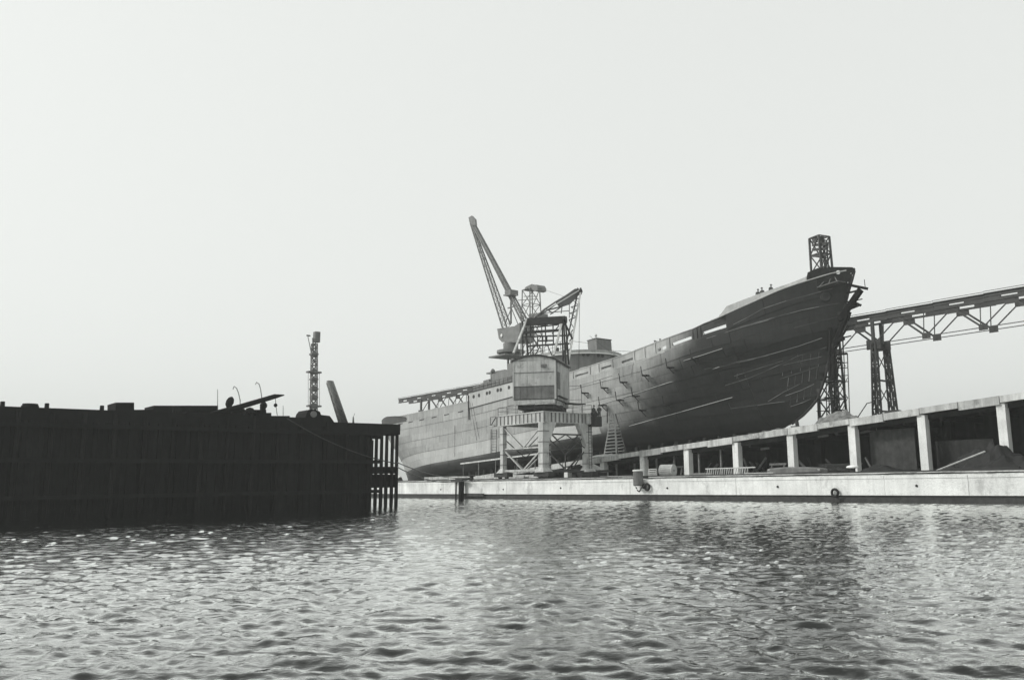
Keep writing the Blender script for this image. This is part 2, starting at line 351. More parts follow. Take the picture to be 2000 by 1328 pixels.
# hanging plank pieces under the edge
for (u0, v0, u1, v1) in ((1295, 884, 1328, 879), (1222, 893, 1275, 887), (1598, 853, 1618, 850), (1680, 845, 1712, 838), (1486, 877, 1502, 875)):
    bar(sw, 'hanging_plank', atd(u0, v0, 13.6), atd(u1, v1, 13.6), .12, .2, M_woodp if u0 < 1300 else M_craned)
boxo(sw, 'plank_screen', Y(11.2, 13.6, 4.05), E0 * 2.1, N0 * .06, ZZ * 1.75, M_scr)
boxo(sw, 'plank_screen', Y(5.0, 13.8, 3.4), E0 * 2.4, N0 * .06, ZZ * 1.2, M_dark)

# ================================================================== SHIP
def ip(x, xs, ys): return float(np.interp(x, xs, ys))
def xst(z): return ip(z, [0, .4, 1.3, 2.5, 4.6, 7.3, 9.8, 11.9, 13.7, 14.2, 15.5, 17], [31.2, 30.1, 28.2, 26.7, 25.4, 24.3, 22.7, 21.8, 21.0, 20.7, 19.95, 19.4])
def xsn(z): return ip(z, [0, 2, 4, 6, 8, 10, 12], [115, 116, 117, 118, 119, 120, 120.5])
def hb(x, z):
    W = 6.9 + 1.6 * math.sqrt(max(0, 1 - (1 - min(z / 1.7, 1)) ** 2))
    Lb = ip(z, [0, 3, 6, 9], [36, 33, 28, 24]); pb = ip(z, [0, 3, 6, 9], [1.5, 1.7, 2.0, 2.3])
    q = min(max((x - xst(z)) / Lb, 0), 1); W *= 1 - (1 - q) ** pb
    Ls = ip(z, [0, 4, 7, 10], [24, 22, 19, 16]); ps = ip(z, [0, 4, 7, 10], [1.5, 1.8, 2.2, 2.6])
    q = min(max((xsn(z) - x) / Ls, 0), 1); return W * (1 - (1 - q) ** ps)
def TK(x): return ip(x, [20, 21.97, 23.74, 25.33, 26.84, 29.97, 33.86, 35.44], [15.7, 15.49, 15.14, 14.84, 14.5, 13.6, 12.58, 12.33])     # forecastle knuckle
def TD(x): return ip(x, [29, 32.5, 36.2, 39, 41.7, 45, 49.7, 58.5, 71.5, 81.5, 89, 97, 104, 115], [11.64, 11.12, 10.71, 10.35, 9.95, 9.62, 9.45, 9.4, 9.25, 9.15, 9.35, 9.55, 9.8, 10.3])
def T(x): return TK(x) if x < 32.9 else TD(x)
def HP(x, h, off=0., side=-1, top=None):
    z = h * (top if top else T(x)); xs_ = xst(z); xe = xsn(z); xx = min(max(x, xs_), xe); y = hb(xx, z)
    if off:
        e = .15; dydx = (hb(xx + e, z) - hb(xx, z)) / e; dydz = (hb(xx, z + e) - hb(xx, max(z - e, 0))) / (e + min(e, z))
        n = V((-dydx, 1, -dydz)).normalized()
        if h < .02: n = V((0, .7, -.7))
        xx += n.x * off; y += n.y * off; z += n.z * off
    return S(xx, side * y, z)
def hull_at(u, v, out_=0.):
    """ship coordinates of the port side under a point seen from the water"""
    r = ray(u, v); y = -6.
    for _ in range(60):
        t = ((SO + N0 * y - EYEP).dot(N0)) / r.dot(N0); p = EYEP + r * t - SO; x, z = p.dot(EX), p.dot(EU); y = .6 * y - .4 * (hb(x, max(z, 0)) + out_)
    return x, y, z
ship = thing('ship', 'big half built cargo ship on the slipway, pale amidships and dark at its raised bow', 'ship', S(60, 0, 0))
xsn_ = list(np.linspace(19.5, 32.89, 40)) + [32.91] + list(np.linspace(35.2, 60, 34)) + list(np.linspace(62, 98, 20)) + list(np.linspace(99, 124.5, 32))
hs = [0, .02, .05, .08, .11, .14, .18] + list(np.linspace(.22, 1, 22))
for side in (-1, 1):
    P = [[HP(x, h, 0, side) for h in hs] for x in xsn_]
    if side == 1: P = P[::-1]
    MB().grid(P).build('hull_shell', M_hulld, ship, smooth=True)
MB().grid([[HP(x, 0, 0, -1), S(min(max(x, xst(0)), xsn(0)), 0, -.05), HP(x, 0, 0, 1)] for x in xsn_]).build('keel', M_hulld, ship)
MB().grid([[HP(x, 1, 0, -1) - EU * .12, HP(x, 1, 0, 1) - EU * .12] for x in xsn_]).build('deck', M_house, ship)
# shell plates of the near side, laid in and out strakes
strakes = [.015, .10, .20, .31, .42, .53, .64, .75, .87, .998]
for j in range(len(strakes) - 1):
    x = 19.5 + (j % 3) * 1.9; q = 0
    while x < 122:
        Lp = 6.1 + .7 * math.sin(j * 3 + q * 1.3); x1 = min(x + Lp, 124)
        h0, h1 = strakes[j], strakes[j + 1]
        zt = (h0 + h1) / 2 * T((x + x1) / 2)
        cuts = [x, x1] if not (x < 32.9 < x1) else [x, 32.895, x1]
        for c in range(len(cuts) - 1):
            a, b = cuts[c] + .02, cuts[c + 1] - .02
            if c == 1: a = 32.91
            if b < xst(zt) + .3 or a > xsn(zt) - .3 or b - a < .2: continue
            off = .03 if j % 2 else .085
            nx = 9 if a < 60 else 5; nh = 4 if j else 6
            G = [[HP(a + (b - a) * i / nx, h0 + .001 + (h1 - h0 - .002) * k_ / nh, off) for k_ in range(nh + 1)] for i in range(nx + 1)]
            mb = MB().grid(G)
            rim = [G[0][k_] for k_ in range(nh + 1)] + [G[i][nh] for i in range(1, nx + 1)] + [G[nx][k_] for k_ in range(nh - 1, -1, -1)] + [G[i][0] for i in range(nx - 1, 0, -1)]
            n = len(rim); inn = N0 * .06
            mb.add(rim + [p + inn for p in rim], [(i, (i + 1) % n, n + (i + 1) % n, n + i) for i in range(n)])
            xm = (a + b) / 2
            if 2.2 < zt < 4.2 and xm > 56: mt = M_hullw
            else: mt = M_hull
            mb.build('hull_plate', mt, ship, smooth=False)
            o = bpy.data.objects[-1] if False else None
        x = x1; q += 1
for o in list(ship.children) if False else [o for o in COL.objects if o.name.startswith('hull_plate')]:
    me = o.data; n = len(me.polygons)
    # the sheet itself is smooth, the rim stays sharp
    fl = [len(me.polygons) > 0] * n
    sm = []
    for p in me.polygons: sm.append(True)
    me.polygons.foreach_set('use_smooth', sm)

# ---- bulwark amidships: real openings with posts
def bz(x): return ip(x, [32.8, 33.5, 35.4, 37, 43, 47.6, 58.4, 66], [12.86, 12.66, 12.33, 11.92, 11.25, 10.85, 10.45, 10.4])   # bulwark top
def side_strip(name, x0, x1, f0, f1, zf0, zf1, material, th=.05, out_=.02, n=None):
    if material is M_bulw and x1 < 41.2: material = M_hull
    """strip of plating standing on the deck edge between two height curves"""
    n = n or max(2, int((x1 - x0) / 1.2)); fr = []; bk = []
    for i in range(n + 1):
        x = x0 + (x1 - x0) * i / n; y = -hb(max(x, xst(10)), min(TD(x), 10.5) if x > 32.9 else TK(x)) - out_
        za, zb = zf0(x), zf1(x); a = za + (zb - za) * f0; b = za + (zb - za) * f1
        fr.append((S(x, y, a), S(x, y, b))); bk.append((S(x, y + th, a), S(x, y + th, b)))
    mb = MB(); vs = []
    for i in range(n + 1): vs += [fr[i][0], fr[i][1], bk[i][1], bk[i][0]]
    fs = []
    for i in range(n):
        for j in range(4): fs.append((i * 4 + j, i * 4 + (j + 1) % 4, (i + 1) * 4 + (j + 1) % 4, (i + 1) * 4 + j))
    fs += [(0, 3, 2, 1), (4 * n, 4 * n + 1, 4 * n + 2, 4 * n + 3)]
    return mb.add(vs, fs).build(name, material, ship)
zd = lambda x: TD(x); zb_ = lambda x: bz(x)
openings = [(33.15, 35.9, .22, .44), (37.35, 40.0, .20, .46), (40.9, 41.5, .22, .46), (41.75, 42.2, .22, .46), (46.3, 48.3, .28, .50), (50.2, 52.1, .28, .5), (54.6, 57.2, .28, .5)]
cuts = sorted([32.92] + [max(c, 32.93) for o_ in openings for c in o_[:2]] + [66.0])
cuts = [c for i, c in enumerate(cuts) if i == 0 or c - cuts[i - 1] > .02]
for a, b in zip(cuts[:-1], cuts[1:]):
    op = [o_ for o_ in openings if o_[0] - .05 <= a and b <= o_[1] + .05]
    if op:
        side_strip('bulwark_plate', a, b, 0, op[0][2], zd, zb_, M_bulw); side_strip('bulwark_plate', a, b, op[0][3], 1, zd, zb_, M_bulw)
        if a > 44: side_strip('shutter', a + .2, b - .4, op[0][2] + .04, op[0][3] - .03, zd, zb_, M_house, th=.03, out_=-.12)
    else:
        m_ = max(1, int((b - a) / 3))
        for i in range(m_): side_strip('bulwark_plate', a + (b - a) * i / m_ + .006, a + (b - a) * (i + 1) / m_ - .006, 0, 1, zd, zb_, M_bulw, out_=.02 + .012 * (i % 2))
side_strip('rail_cap', 32.92, 41.1, 0, 1, lambda x: bz(x), lambda x: bz(x) + .09, M_bulw, th=.24, out_=.08)
side_strip('rail_cap', 41.12, 66, 0, 1, lambda x: bz(x), lambda x: bz(x) + .09, M_bulw, th=.24, out_=.08)
side_strip('sheer_strake', 33.0, 41.1, 0, 1, lambda x: TD(x) - .12, lambda x: TD(x) + .1, M_bulw, th=.1, out_=.10)
side_strip('sheer_strake', 41.12, 66, 0, 1, lambda x: TD(x) - .12, lambda x: TD(x) + .1, M_bulw, th=.1, out_=.10)
for x in (36.15, 36.6, 37.15, 40.35, 42.5, 44.2, 46.0, 49.9, 52.5, 54.2, 57.6, 60.5, 63):
    y = -hb(x, min(TD(x), 10.5)); bar(ship, 'bulwark_stay', S(x, y - .06, TD(x) + .1), S(x, y - .06, bz(x)), .12, .1, M_bulw if x > 41 else M_hull, up=EX)
    bar(ship, 'bulwark_stay', S(x, y + .1, bz(x) - .1), S(x, y + .9, TD(x)), .08, .08, M_bulw, up=EX)
# far side bulwark
for x0 in np.arange(35, 64, 4.0):
    mb = MB(); mb.grid([[S(x, hb(x, 10), TD(x)), S(x, hb(x, 10), bz(x) - .35)] for x in np.linspace(x0, x0 + 2.2, 4)]); mb.build('bulwark_plate', M_house, ship)
# ---- forecastle bulwark, upright above the flared bow
def fz(x): return ip(x, [19.3, 20.1, 21.65, 22.88, 23.9, 24.19, 25.97, 28.26, 29.72, 32.74, 33.59], [15.45, 15.95, 16.2, 16.3, 15.95, 15.58, 15.1, 14.68, 14.40, 13.80, 12.9])
xx_ = list(np.linspace(20.6, 33.6, 27))
for a, b in zip((19.3, 22.0, 24.2, 26.4, 29.0, 31.4), (22.0, 24.2, 26.4, 29.0, 31.4, 33.7)):
    for side in (-1, 1):
        xs2 = np.linspace(a + .008, b - .008, 8); th = N0 * (.05 * -side)
        inn = lambda x: .16 if x > 24 else .02
        lo = [S(max(x, xst(TK(x))), side * max(hb(x, TK(x)), .05), TK(x)) for x in xs2]
        hi = [S(max(x, xst(fz(x))), side * max(hb(x, TK(x)) + (.0 if x < 24 else -.10), hb(x, fz(x)) if x < 24 else 0, .05), fz(x)) for x in xs2]
        vs = []; 
        for p_, q_ in zip(lo, hi): vs += [p_, q_, q_ + th, p_ + th]
        n = len(xs2); fs = [(i * 4 + j, i * 4 + (j + 1) % 4, (i + 1) * 4 + (j + 1) % 4, (i + 1) * 4 + j) for i in range(n - 1) for j in range(4)] + [(0, 3, 2, 1), (4 * n - 4, 4 * n - 3, 4 * n - 2, 4 * n - 1)]
        MB().add(vs, fs).build('forecastle_plate', M_bulw if b > 24.5 else M_hulld, ship)
# knuckle moulding along the foot of the forecastle bulwark
MB().tube([S(x, -max(hb(x, TK(x)), .04) - .05, TK(x) + .02) for x in np.linspace(20.6, 34.6, 22)], .07, 6).build('knuckle_moulding', M_bulw, ship)
# rounded stem head
MB().tube([S(xst(z) - .05, 0, z) for z in np.linspace(.3, 15.5, 22)], [.16] * 19 + [.15, .12, .06], 10).build('stem_bar', M_hulld, ship, smooth=True)
p0 = hull_at(1637, 532, .03); MB().lathe(S(*p0), [(.22, -.1), (.22, .02), (.02, .03)], 18, (-N0 * .8 - EX * .6)).build('fairlead_sky_disc', M_white, ship)  # white disc stands in for bright sky through the open fairlead
for u, v in ((1665, 538), (1662, 534), (1656, 552)):
    p0 = hull_at(u, v, .02); MB().lathe(S(*p0), [(.05, -.1), (.05, .02), (.01, .03)], 8, (-N0 * .8 - EX * .6)).build('lamp_boss', M_white, ship)
xh, yh, zh = hull_at(1613, 580); c_ = S(xh, yh - .02, zh)
MB().lathe(c_, [(.55, 0), (.62, .12), (.5, .2), (.34, .2)], 18, (-N0 * .8 - EX * .5)).build('hawse_pipe', M_hulld, ship, smooth=False)
MB().lathe(c_ + (-N0 * .8 - EX * .5).normalized() * .205, [(.28, 0), (.28, .01)], 14, (-N0 * .8 - EX * .5)).build('hawse_hole', M_black, ship)
# staging shelf hung under the bow rail
a_ = hull_at(1626, 553); b_ = hull_at(1658, 557)
MB().prism([S(21.0, -1.9, 14.35), S(23.2, -2.6, 14.1), S(23.4, -.5, 14.25), S(21.0, -.3, 14.4)], EU * .1).build('bow_shelf', M_wood, ship)
for x, y in ((21.1, -1.8), (23.1, -2.4), (22.1, -2.1)): bar(ship, 'shelf_stay', S(x, y, 14.2), S(22.2, -.75, 15.8), .07, .07, M_wood)

# ---- staging rails spiked along the hull (pale thin lines) and uprights low on the bow
rails = [((1172, 790), (1236, 770), (1300, 749), (1405, 716.5)), ((1229, 832), (1275, 819), (1320, 807), (1380, 790), (1430, 776)), ((1405, 717), (1460, 704), (1515, 689), (1560, 676), (1606, 660)),
 ((1376, 721), (1440, 707), (1500, 694)), ((1335, 704.6), (1370, 694), (1411, 680.5)), ((1445, 639.5), (1505, 622), (1566, 605.7), (1600, 599), (1640, 592)), ((1380, 661), (1435, 643.6), (1501, 625), (1535, 612)),
 ((1551, 640), (1600, 628), (1646, 616)), ((1432, 634), (1458, 621), (1490, 603), (1535, 588), (1580, 576), (1626, 563.5)), ((1416, 753), (1464, 738), (1510, 718), (1559, 695), (1614, 678)), ((1434, 734.5), (1480, 720), (1530, 704)),
 ((1530, 713), (1570, 704), (1604, 697)), ((1523, 740), (1560, 729), (1597, 716)), ((1534, 773), (1565, 762), (1590, 750)), ((1544, 794), (1568, 786), (1584, 779)), ((1425, 798), (1480, 791), (1532, 784)), ((1500, 784), (1530, 766), (1562, 750)),
 ((1290, 690), (1250, 703), (1222, 711)), ((1130, 752), (1160, 744), (1195, 733))]
for pl in rails:
    pts = []
    for (u, v) in pl:
        x, y, z = hull_at(u, v, .1); pts.append(S(x, y, z))
    fin = []
    for a, b in zip(pts[:-1], pts[1:]):
        bar(ship, 'staging_rail', a, b, .055 if pl[0][0] > 1340 else .085, .055, M_wood2 if pl[0][0] > 1340 else M_woodp)
for u0, v0, u1, v1, n in ((1440, 736, 1600, 690, 11), (1530, 718, 1600, 700, 5), (1540, 744, 1596, 724, 5), (1545, 775, 1585, 758, 4)):
    for i in range(n):
        f = i / max(n - 1, 1); u = u0 + (u1 - u0) * f; v = v0 + (v1 - v0) * f
        a = hull_at(u, v - 6, .06); b = hull_at(u - 2, min(v + 16, 800), .06); bar(ship, 'staging_upright', S(*a), S(*b), .05, .05, M_wood2)
# ---- L shaped staging brackets on the side
for (u0, v0, u1, v1) in ((1174, 757, 1198, 759), (1211, 746, 1237, 748.5), (1254, 732.5, 1281, 736), (1302.5, 717, 1322, 721), (1136, 767, 1162, 770), (1171, 791, 1192, 795), (1204, 781, 1229, 786), (1235, 773, 1262, 776), (1248, 801, 1270, 804), (1296, 790, 1310, 794), (1350, 700, 1368, 704)):
    a = hull_at(u0, v0, 1.15); c = hull_at(u1, v1, .02)
    foot = S(a[0], -hb(a[0], a[2]) - .03, a[2]); tip = S(*a); p2 = S(a[0], a[1], a[2] + .95)
    br = thing('staging_bracket', '', 'x', (0, 0, 0)) if False else None
    b1 = MB().bar(foot, tip, .16, .14).bar(tip, tip + EU * (1.05) - N0 * .12, .09).bar(foot - EU * .7, tip + N0 * .25, .08).box(foot.lerp(tip, .45) - EU * .02, EX * .34, N0 * .32, EU * .05)
    b1.build('staging_bracket', M_iron, ship)
bar(ship, 'brace_post', S(*hull_at(1186, 797, .3)), S(*hull_at(1186, 826, .3)), .12, .12, M_iron)
# thin ropes down the side
for (u0, v0, u1, v1) in ((1237, 708, 1232, 738), (918, 786, 931, 860), (922, 786, 946, 905), (974, 836, 974, 890), (958, 838, 958, 888), (888, 830, 888, 892)):
    MB().tube([S(*hull_at(u0, v0, .12)), S(*hull_at((u0 + u1) / 2, (v0 + v1) / 2, .16)), S(*hull_at(u1, v1, .12))], .022, 5).build('side_rope', M_rope if u0 > 1200 else M_iron, ship)
# ---- side ladder near the crane
for u in (960, 969.5):
    bar(ship, 'ladder_rail', S(*hull_at(u, 838, .18)), S(*hull_at(u, 886, .18)), .06, .05, M_iron)
for i in range(9):
    v = 841 + i * 5.4; bar(ship, 'rung', S(*hull_at(960, v, .18)), S(*hull_at(969.5, v - .5, .18)), .04, .04, M_iron)
# ---- side house flush with the hull, with portholes
hx0, hx1 = 67.0, 82.0
def ht(x): return ip(x, [67, 71.4, 82], [11.30, 11.36, 11.50])
for i in range(5):
    a = hx0 + 3 * i; side_strip('house_plate', a + .01, a + 2.99, 0, 1, zd, ht, M_hullw, out_=.10 + .015 * (i % 2), th=.08, n=3)
side_strip('house_cornice', hx0, hx1, 0, 1, ht, lambda x: ht(x) + .14, M_iron, out_=.2, th=.5)
side_strip('house_foot', hx0, hx1, 0, 1, lambda x: zd(x) - .1, lambda x: zd(x) + .03, M_iron, out_=.16, th=.2)
MB().prism([S(82, -8.55, TD(82)), S(82, -8.55, 11.5), S(82, 8.5, 11.5), S(82, 8.5, TD(82))], EX * -.1).build('house_end', M_hull, ship)
MB().grid([[S(x, -8.4, ht(x)), S(x, 8.4, ht(x))] for x in (67, 74, 82)]).build('house_deck', M_house, ship)
for u, v in ((925, 774.5), (935.5, 772), (951, 768), (956.5, 766.5), (972, 762), (978, 761), (994, 756.5)):
    p = hull_at(u, v, .12); MB().lathe(S(p[0], p[1] + .02, p[2]), [(.27, 0), (.27, .05), (.18, .06)], 14, -N0).build('porthole', M_iron, ship)
bar(ship, 'house_post', S(82.1, -8.7, 7.4), S(82.1, -8.7, 11.0), .14, .14, M_iron)
bar(ship, 'upper_rail', S(66, -7.6, 12.2), S(82, -7.6, 12.2), .5, .28, M_house)
# poop/after bulwark
for a, b in ((82, 86.5), (86.5, 91), (91, 95.5), (95.5, 100), (100, 104.5)):
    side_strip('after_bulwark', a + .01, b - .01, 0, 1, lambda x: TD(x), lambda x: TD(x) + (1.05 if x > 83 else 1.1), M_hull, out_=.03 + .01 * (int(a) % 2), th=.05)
side_strip('after_rail', 82, 104, 0, 1, lambda x: TD(x) + 1.05, lambda x: TD(x) + 1.17, M_hullw, out_=.08, th=.2)
for x in (84.5, 88.5, 92.2, 96, 99.6, 103):
    p = S(x, -8.56 * (1 if x < 101 else hb(x, 9.5) / 8.5), TD(x) - .25); boxo(ship, 'scupper', p, EX * .75, N0 * .03, EU * .09, M_iron)
st_ = MB(); ring = [(x, -hb(x, 9.9)) for x in np.linspace(101, 119.7, 24)]; ring += [(x, -y) for x, y in ring[::-1]]
zp = lambda x: ip(x, [101, 104, 108, 114, 120], [10.4, 11.0, 11.45, 11.35, 11.0])
st_.grid([[S(x, y * 1.01, TD(x)), S(x + .1, y * 1.02, zp(x))] for x, y in ring]); st_.grid([[S(x - .1, y * 1.03, zp(x)), S(x - .25, y * .98, TD(x))] for x, y in ring])
st_.build('poop_bulwark', M_steel, ship)
# ---- bridge front: rounded house with portholes, box wheelhouse, rails
def arc(x0, rx, ry, n=26, full=.5): return [(x0 - rx * math.cos(t), ry * math.sin(t)) for t in np.linspace(-math.pi / 2, math.pi / 2, n)]
BX, RX, RY = 69., 9.2, 7.9
A = arc(BX, RX, RY)
for i in range(0, 25, 5):
    seg = A[i:i + 6]
    MB().grid([[S(x, y, 10.2), S(x, y, 14.0)] for x, y in seg]).build('bridge_front_plate', M_house, ship, smooth=True)
MB().grid([[S(x - .12 * (BX - x) / RX, y * 1.02, 14.0), S(x - .12 * (BX - x) / RX, y * 1.02, 14.55)] for x, y in A]).build('bridge_coaming', M_hull, ship, smooth=True)
MB().tube([S(x - .2 * (BX - x) / RX, y * 1.03, 14.02) for x, y in A], .10, 6).build('white_moulding', M_white, ship, smooth=True)
MB().prism([S(x, y, 14.3) for x, y in A], EU * .1).build('bridge_deck', M_house, ship)
for y0 in (-7.85, 7.85):
    MB().prism([S(69, y0, 9.4), S(82, y0, 9.4), S(82, y0, 12.6), S(77, y0, 12.6), S(77, y0, 13.6), S(73, y0, 13.6), S(73, y0, 14.4), S(69, y0, 14.4)], N0 * (.1 if y0 < 0 else -.1)).build('bridge_side', M_house, ship)
MB().box(S(75, 0, 13.8), EX * 2, N0 * 5, EU * .6).box(S(78.5, -2, 13.0), EX * 2, N0 * 4, EU * .5).box(S(80.6, -5.5, 12.9), EX * .8, N0 * .8, EU * .55).build('deck_locker', M_house, ship)
def on_front(u, v, out_=.04):                        # place on the rounded front
    best = None
    for t in np.linspace(-1.5, 1.5, 200):
        p = S(BX - (RX + out_) * math.cos(t), (RY + out_) * math.sin(t), 12); d = p - EYEP; uu = CX + F * d.dot(CR) / d.dot(CF)
        if best is None or abs(uu - u) < best[0]: best = (abs(uu - u), t)
    t = best[1]; r = ray(u, v); n_ = (-EX * math.cos(t) * RY + N0 * math.sin(t) * RX).normalized()
    c0 = S(BX - (RX + out_) * math.cos(t), (RY + out_) * math.sin(t), 12); tt = (c0 - EYEP).dot(n_) / r.dot(n_); return EYEP + r * tt, n_
for u, v in ((1139.5, 692), (1148.5, 692.5), (1168.5, 694), (1177, 695), (1197, 698)):
    p, n_ = on_front(u, v); MB().lathe(p, [(.24, -.02), (.24, .05), (.16, .06)], 14, n_).build('porthole', M_iron, ship)
p, n_ = on_front(1160, 693, .1); a = n_.cross(EU).normalized()
MB().tube([p + a * (.32 * math.cos(t)) + EU * (.5 * math.sin(t)) for t in np.linspace(0, 6.28, 20)], .045, 6).build('hanging_rope_loop', M_rope, ship)
for x, y, h, r in ((71.5, -5.5, 1.6, .28), (74.2, -6.2, 1.3, .24), (79, -6.4, 1.5, .26), (47, -5.8, 1.7, .3), (52, -6.2, 1.5, .28), (84, -5, 1.6, .3)):
    zb1 = ht(x) + (2.2 if x < 77 else 1.2) if 67 < x < 82 else TD(x)
    MB().tube([S(x, y, zb1), S(x, y, zb1 + h), S(x - .15, y, zb1 + h + .25), S(x - .5, y, zb1 + h + .35)], [r * .7, r * .7, r, r * 1.35], 10).build('cowl_vent', M_house, ship, smooth=True)
for i in range(12): x = 70.5 + i * 1.02; bar(ship, 'rail_post', S(x, -8.2, ht(x)), S(x, -8.2, ht(x) + 1.), .04, .04, M_iron)
for z in (.5, 1.): bar(ship, 'guard_rail', S(70.5, -8.2, ht(70) + z), S(82, -8.2, ht(82) + z), .03, .03, M_iron)
for (x0, y0, z0_, x1, y1, z1_) in ((61, -2, 16.7, 52, -3, 10.8), (69, -5, 16.2, 82, -6, 12.5), (66, 2, 16.7, 58, 5, 14.4)): MB().tube([S(x0, y0, z0_), S((x0 + x1) / 2, (y0 + y1) / 2, (z0_ + z1_) / 2 - .3), S(x1, y1, z1_)], .025, 4).build('wire', M_iron, ship)
# wheelhouse box
MB().box(S(62.2, .9, 15.5), EX * .95, N0 * 1.45, EU * 1.1).build('wheelhouse', M_house, ship)
MB().box(S(62.2, .9, 16.6), EX * 1.02, N0 * 1.52, EU * .05).build('wheelhouse_roof', M_steel, ship)
MB().tube([S(62.2, .3, 16.6), S(62.2, .3, 17.4)], .05).lathe(S(62.2, .3, 17.1), [(.14, 0), (.2, .15), (.12, .35)], 8, EU).build('binnacle', M_woodp, ship)
for i in range(9):
    x = 61.9 + i * .95; y = -6.0 + .05 * i; bar(ship, 'rail_post', S(x, y, 14.4), S(x, y, 15.9), .05, .05, M_iron)
for z in (14.9, 15.4, 15.9): bar(ship, 'guard_rail', S(61.9, -6.0, z), S(69.6, -5.6, z), .035, .035, M_iron)
bar(ship, 'guard_rail', S(61.9, -6, 15.9), S(61.9, -1.5, 15.9), .035, .035, M_iron)
bar(ship, 'deck_gear', S(63.2, -4.6, 14.4), S(63.2, -4.6, 15.8), .3, .35, M_iron)
bar(ship, 'deck_gear', S(64.8, -4.9, 14.4), S(64.8, -4.9, 15.5), .3, .3, M_iron)
# curved winch platform under the bridge front
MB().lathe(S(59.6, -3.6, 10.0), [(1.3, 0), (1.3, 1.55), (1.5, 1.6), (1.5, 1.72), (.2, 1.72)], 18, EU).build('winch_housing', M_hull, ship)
bar(ship, 'derrick_rest', S(56, -4.2, 11.3), S(60.4, -4.2, 11.55), .12, .1, M_white)

# scaffold timbers round the stem
bs = thing('bow_staging', 'dark timber staging brackets jutting forward around the ship stem', 'scaffolding', S(21, 0, 8))
def sp(u, v, y=0.): 
    r = ray(u, v); t = ((SO + N0 * y - EYEP).dot(N0)) / r.dot(N0); return EYEP + r * t
for (u0, v0, u1, v1, w_, nm) in ((1655, 556, 1694, 564, .22, 'outrigger'), (1650, 554, 1690, 563, .1, 'outrigger'), (1681, 566, 1646, 617, .4, 'raker'), (1653, 573, 1674, 568, .13, 'ledger'), (1645, 592, 1663, 588, .1, 'ledger'),
        (1652, 600, 1672, 594, .34, 'ledger'), (1660, 604, 1682, 595, .12, 'ledger'), (1655, 608, 1650, 625, .5, 'raker'), (1640, 636, 1659, 598, .22, 'raker'), (1668, 588, 1684, 584, .07, 'ledger'), (1673, 592, 1681, 597, .16, 'ledger'),
        (1690, 562, 1688, 546, .04, 'upright'), (1650, 625, 1633, 668, .3, 'raker'), (1657, 636, 1630, 680, .14, 'raker'), (1640, 622, 1652, 618, .5, 'ledger'), (1628, 669, 1648, 660, .3, 'ledger'), (1636, 662, 1662, 656, .09, 'ledger'),
        (1626, 695, 1654, 690, .14, 'ledger'), (1630, 702, 1642, 700, .12, 'ledger'), (1646, 660, 1647, 690, .08, 'upright'), (1618, 712, 1634, 706, .2, 'ledger'), (1628, 680, 1628, 740, .28, 'upright'), (1621, 640, 1621, 740, .18, 'upright'), (1619, 740, 1632, 737, .2, 'ledger'), (1640, 664, 1636, 740, .06, 'upright')):
    for y in ((-.9,) if w_ < .1 else (-.9, 1.1)): bar(bs, nm, sp(u0, v0, y), sp(u1, v1, y), w_ * 1.35, w_ * 1.3, M_tar)

# keel blocks and shores under the bow
kb = thing('keel_blocks', 'stacks of timber keel blocks and shores under the ship bottom', 'keel blocks', Y(40, 26, slip_z(40)))
for i in range(34):
    s_ = 29.6 + i * 2.0; z0 = slip_z(s_) + .03; zt = KZ - SLOPE * s_ - .06
    boxo(kb, 'block', Y(s_, 26, (z0 + zt) / 2), E0 * .3, N0 * .8, ZZ * ((zt - z0) / 2), M_wood)
    if i < 30 and i > 2:
        x = s_; yy_ = hb(x, .0) * .75
        if yy_ > 1.2: bar(kb, 'bilge_shore', Y(s_, 26 - yy_, z0), S(x, -yy_, .1), .3, .3, M_wood); bar(kb, 'bilge_shore', Y(s_, 26 + yy_, z0), S(x, yy_, .1), .3, .3, M_wood)
bar(kb, 'stem_prop', atd(1554.5, 814, 26), atd(1557.5, 832, 26), .3, .3, M_iron)

# ================================================================== NEAR PORTAL CRANE
pc = thing('portal_crane', 'light grey portal crane with a square machinery house, standing on the quay edge', 'crane', Y(48, 4.5, 2.1))
s0, s1, d0, d1 = 44.35, 51.6, 1.3, 7.5
ZT, ZG = 9.1, 7.95
legs = {'B': (s0, d0), 'A': (s1, d0), 'C': (s0, d1), 'D': (s1, d1)}
def gird(p, q, out_, nst):
    p = V(p); q = V(q); d = (q - p).normalized(); o = V(out_)
    bar(pc, 'girder', p, q, .5, ZT - ZG - .12, M_crane)
    for z in (ZT - .03, ZG + .03): bar(pc, 'flange', V((p.x, p.y, z)) - d * .1, V((q.x, q.y, z)) + d * .1, .68, .07, M_crane)
    n = nst
    for i in range(n + 1):
        c = p.lerp(q, i / n); bar(pc, 'stiffener', c + o * .26 - ZZ * (.52), c + o * .26 + ZZ * (.52), .09, .16, M_craned, up=d)
zc = (ZT + ZG) / 2
gird(Y(s0 - .45, d0, zc), Y(s1 + .9, d0, zc), -N0, 12); gird(Y(s0 - .45, d1, zc), Y(s1 + .9, d1, zc), N0, 10)
gird(Y(s0, d0 + .36, zc), Y(s0, d1 - .36, zc), -E0, 10); gird(Y(s1, d0 + .36, zc), Y(s1, d1 - .36, zc), E0, 8)
boxo(pc, 'girder_end', Y(s0 - .6, d1 + .15, zc), E0 * .12, N0 * .75, ZZ * .6, M_crane)
MB().box(Y((s0 + s1) / 2, (d0 + d1) / 2, ZT + .03), E0 * 3.9, N0 * 3.4, ZZ * .03).build('top_platform', M_crane, pc)
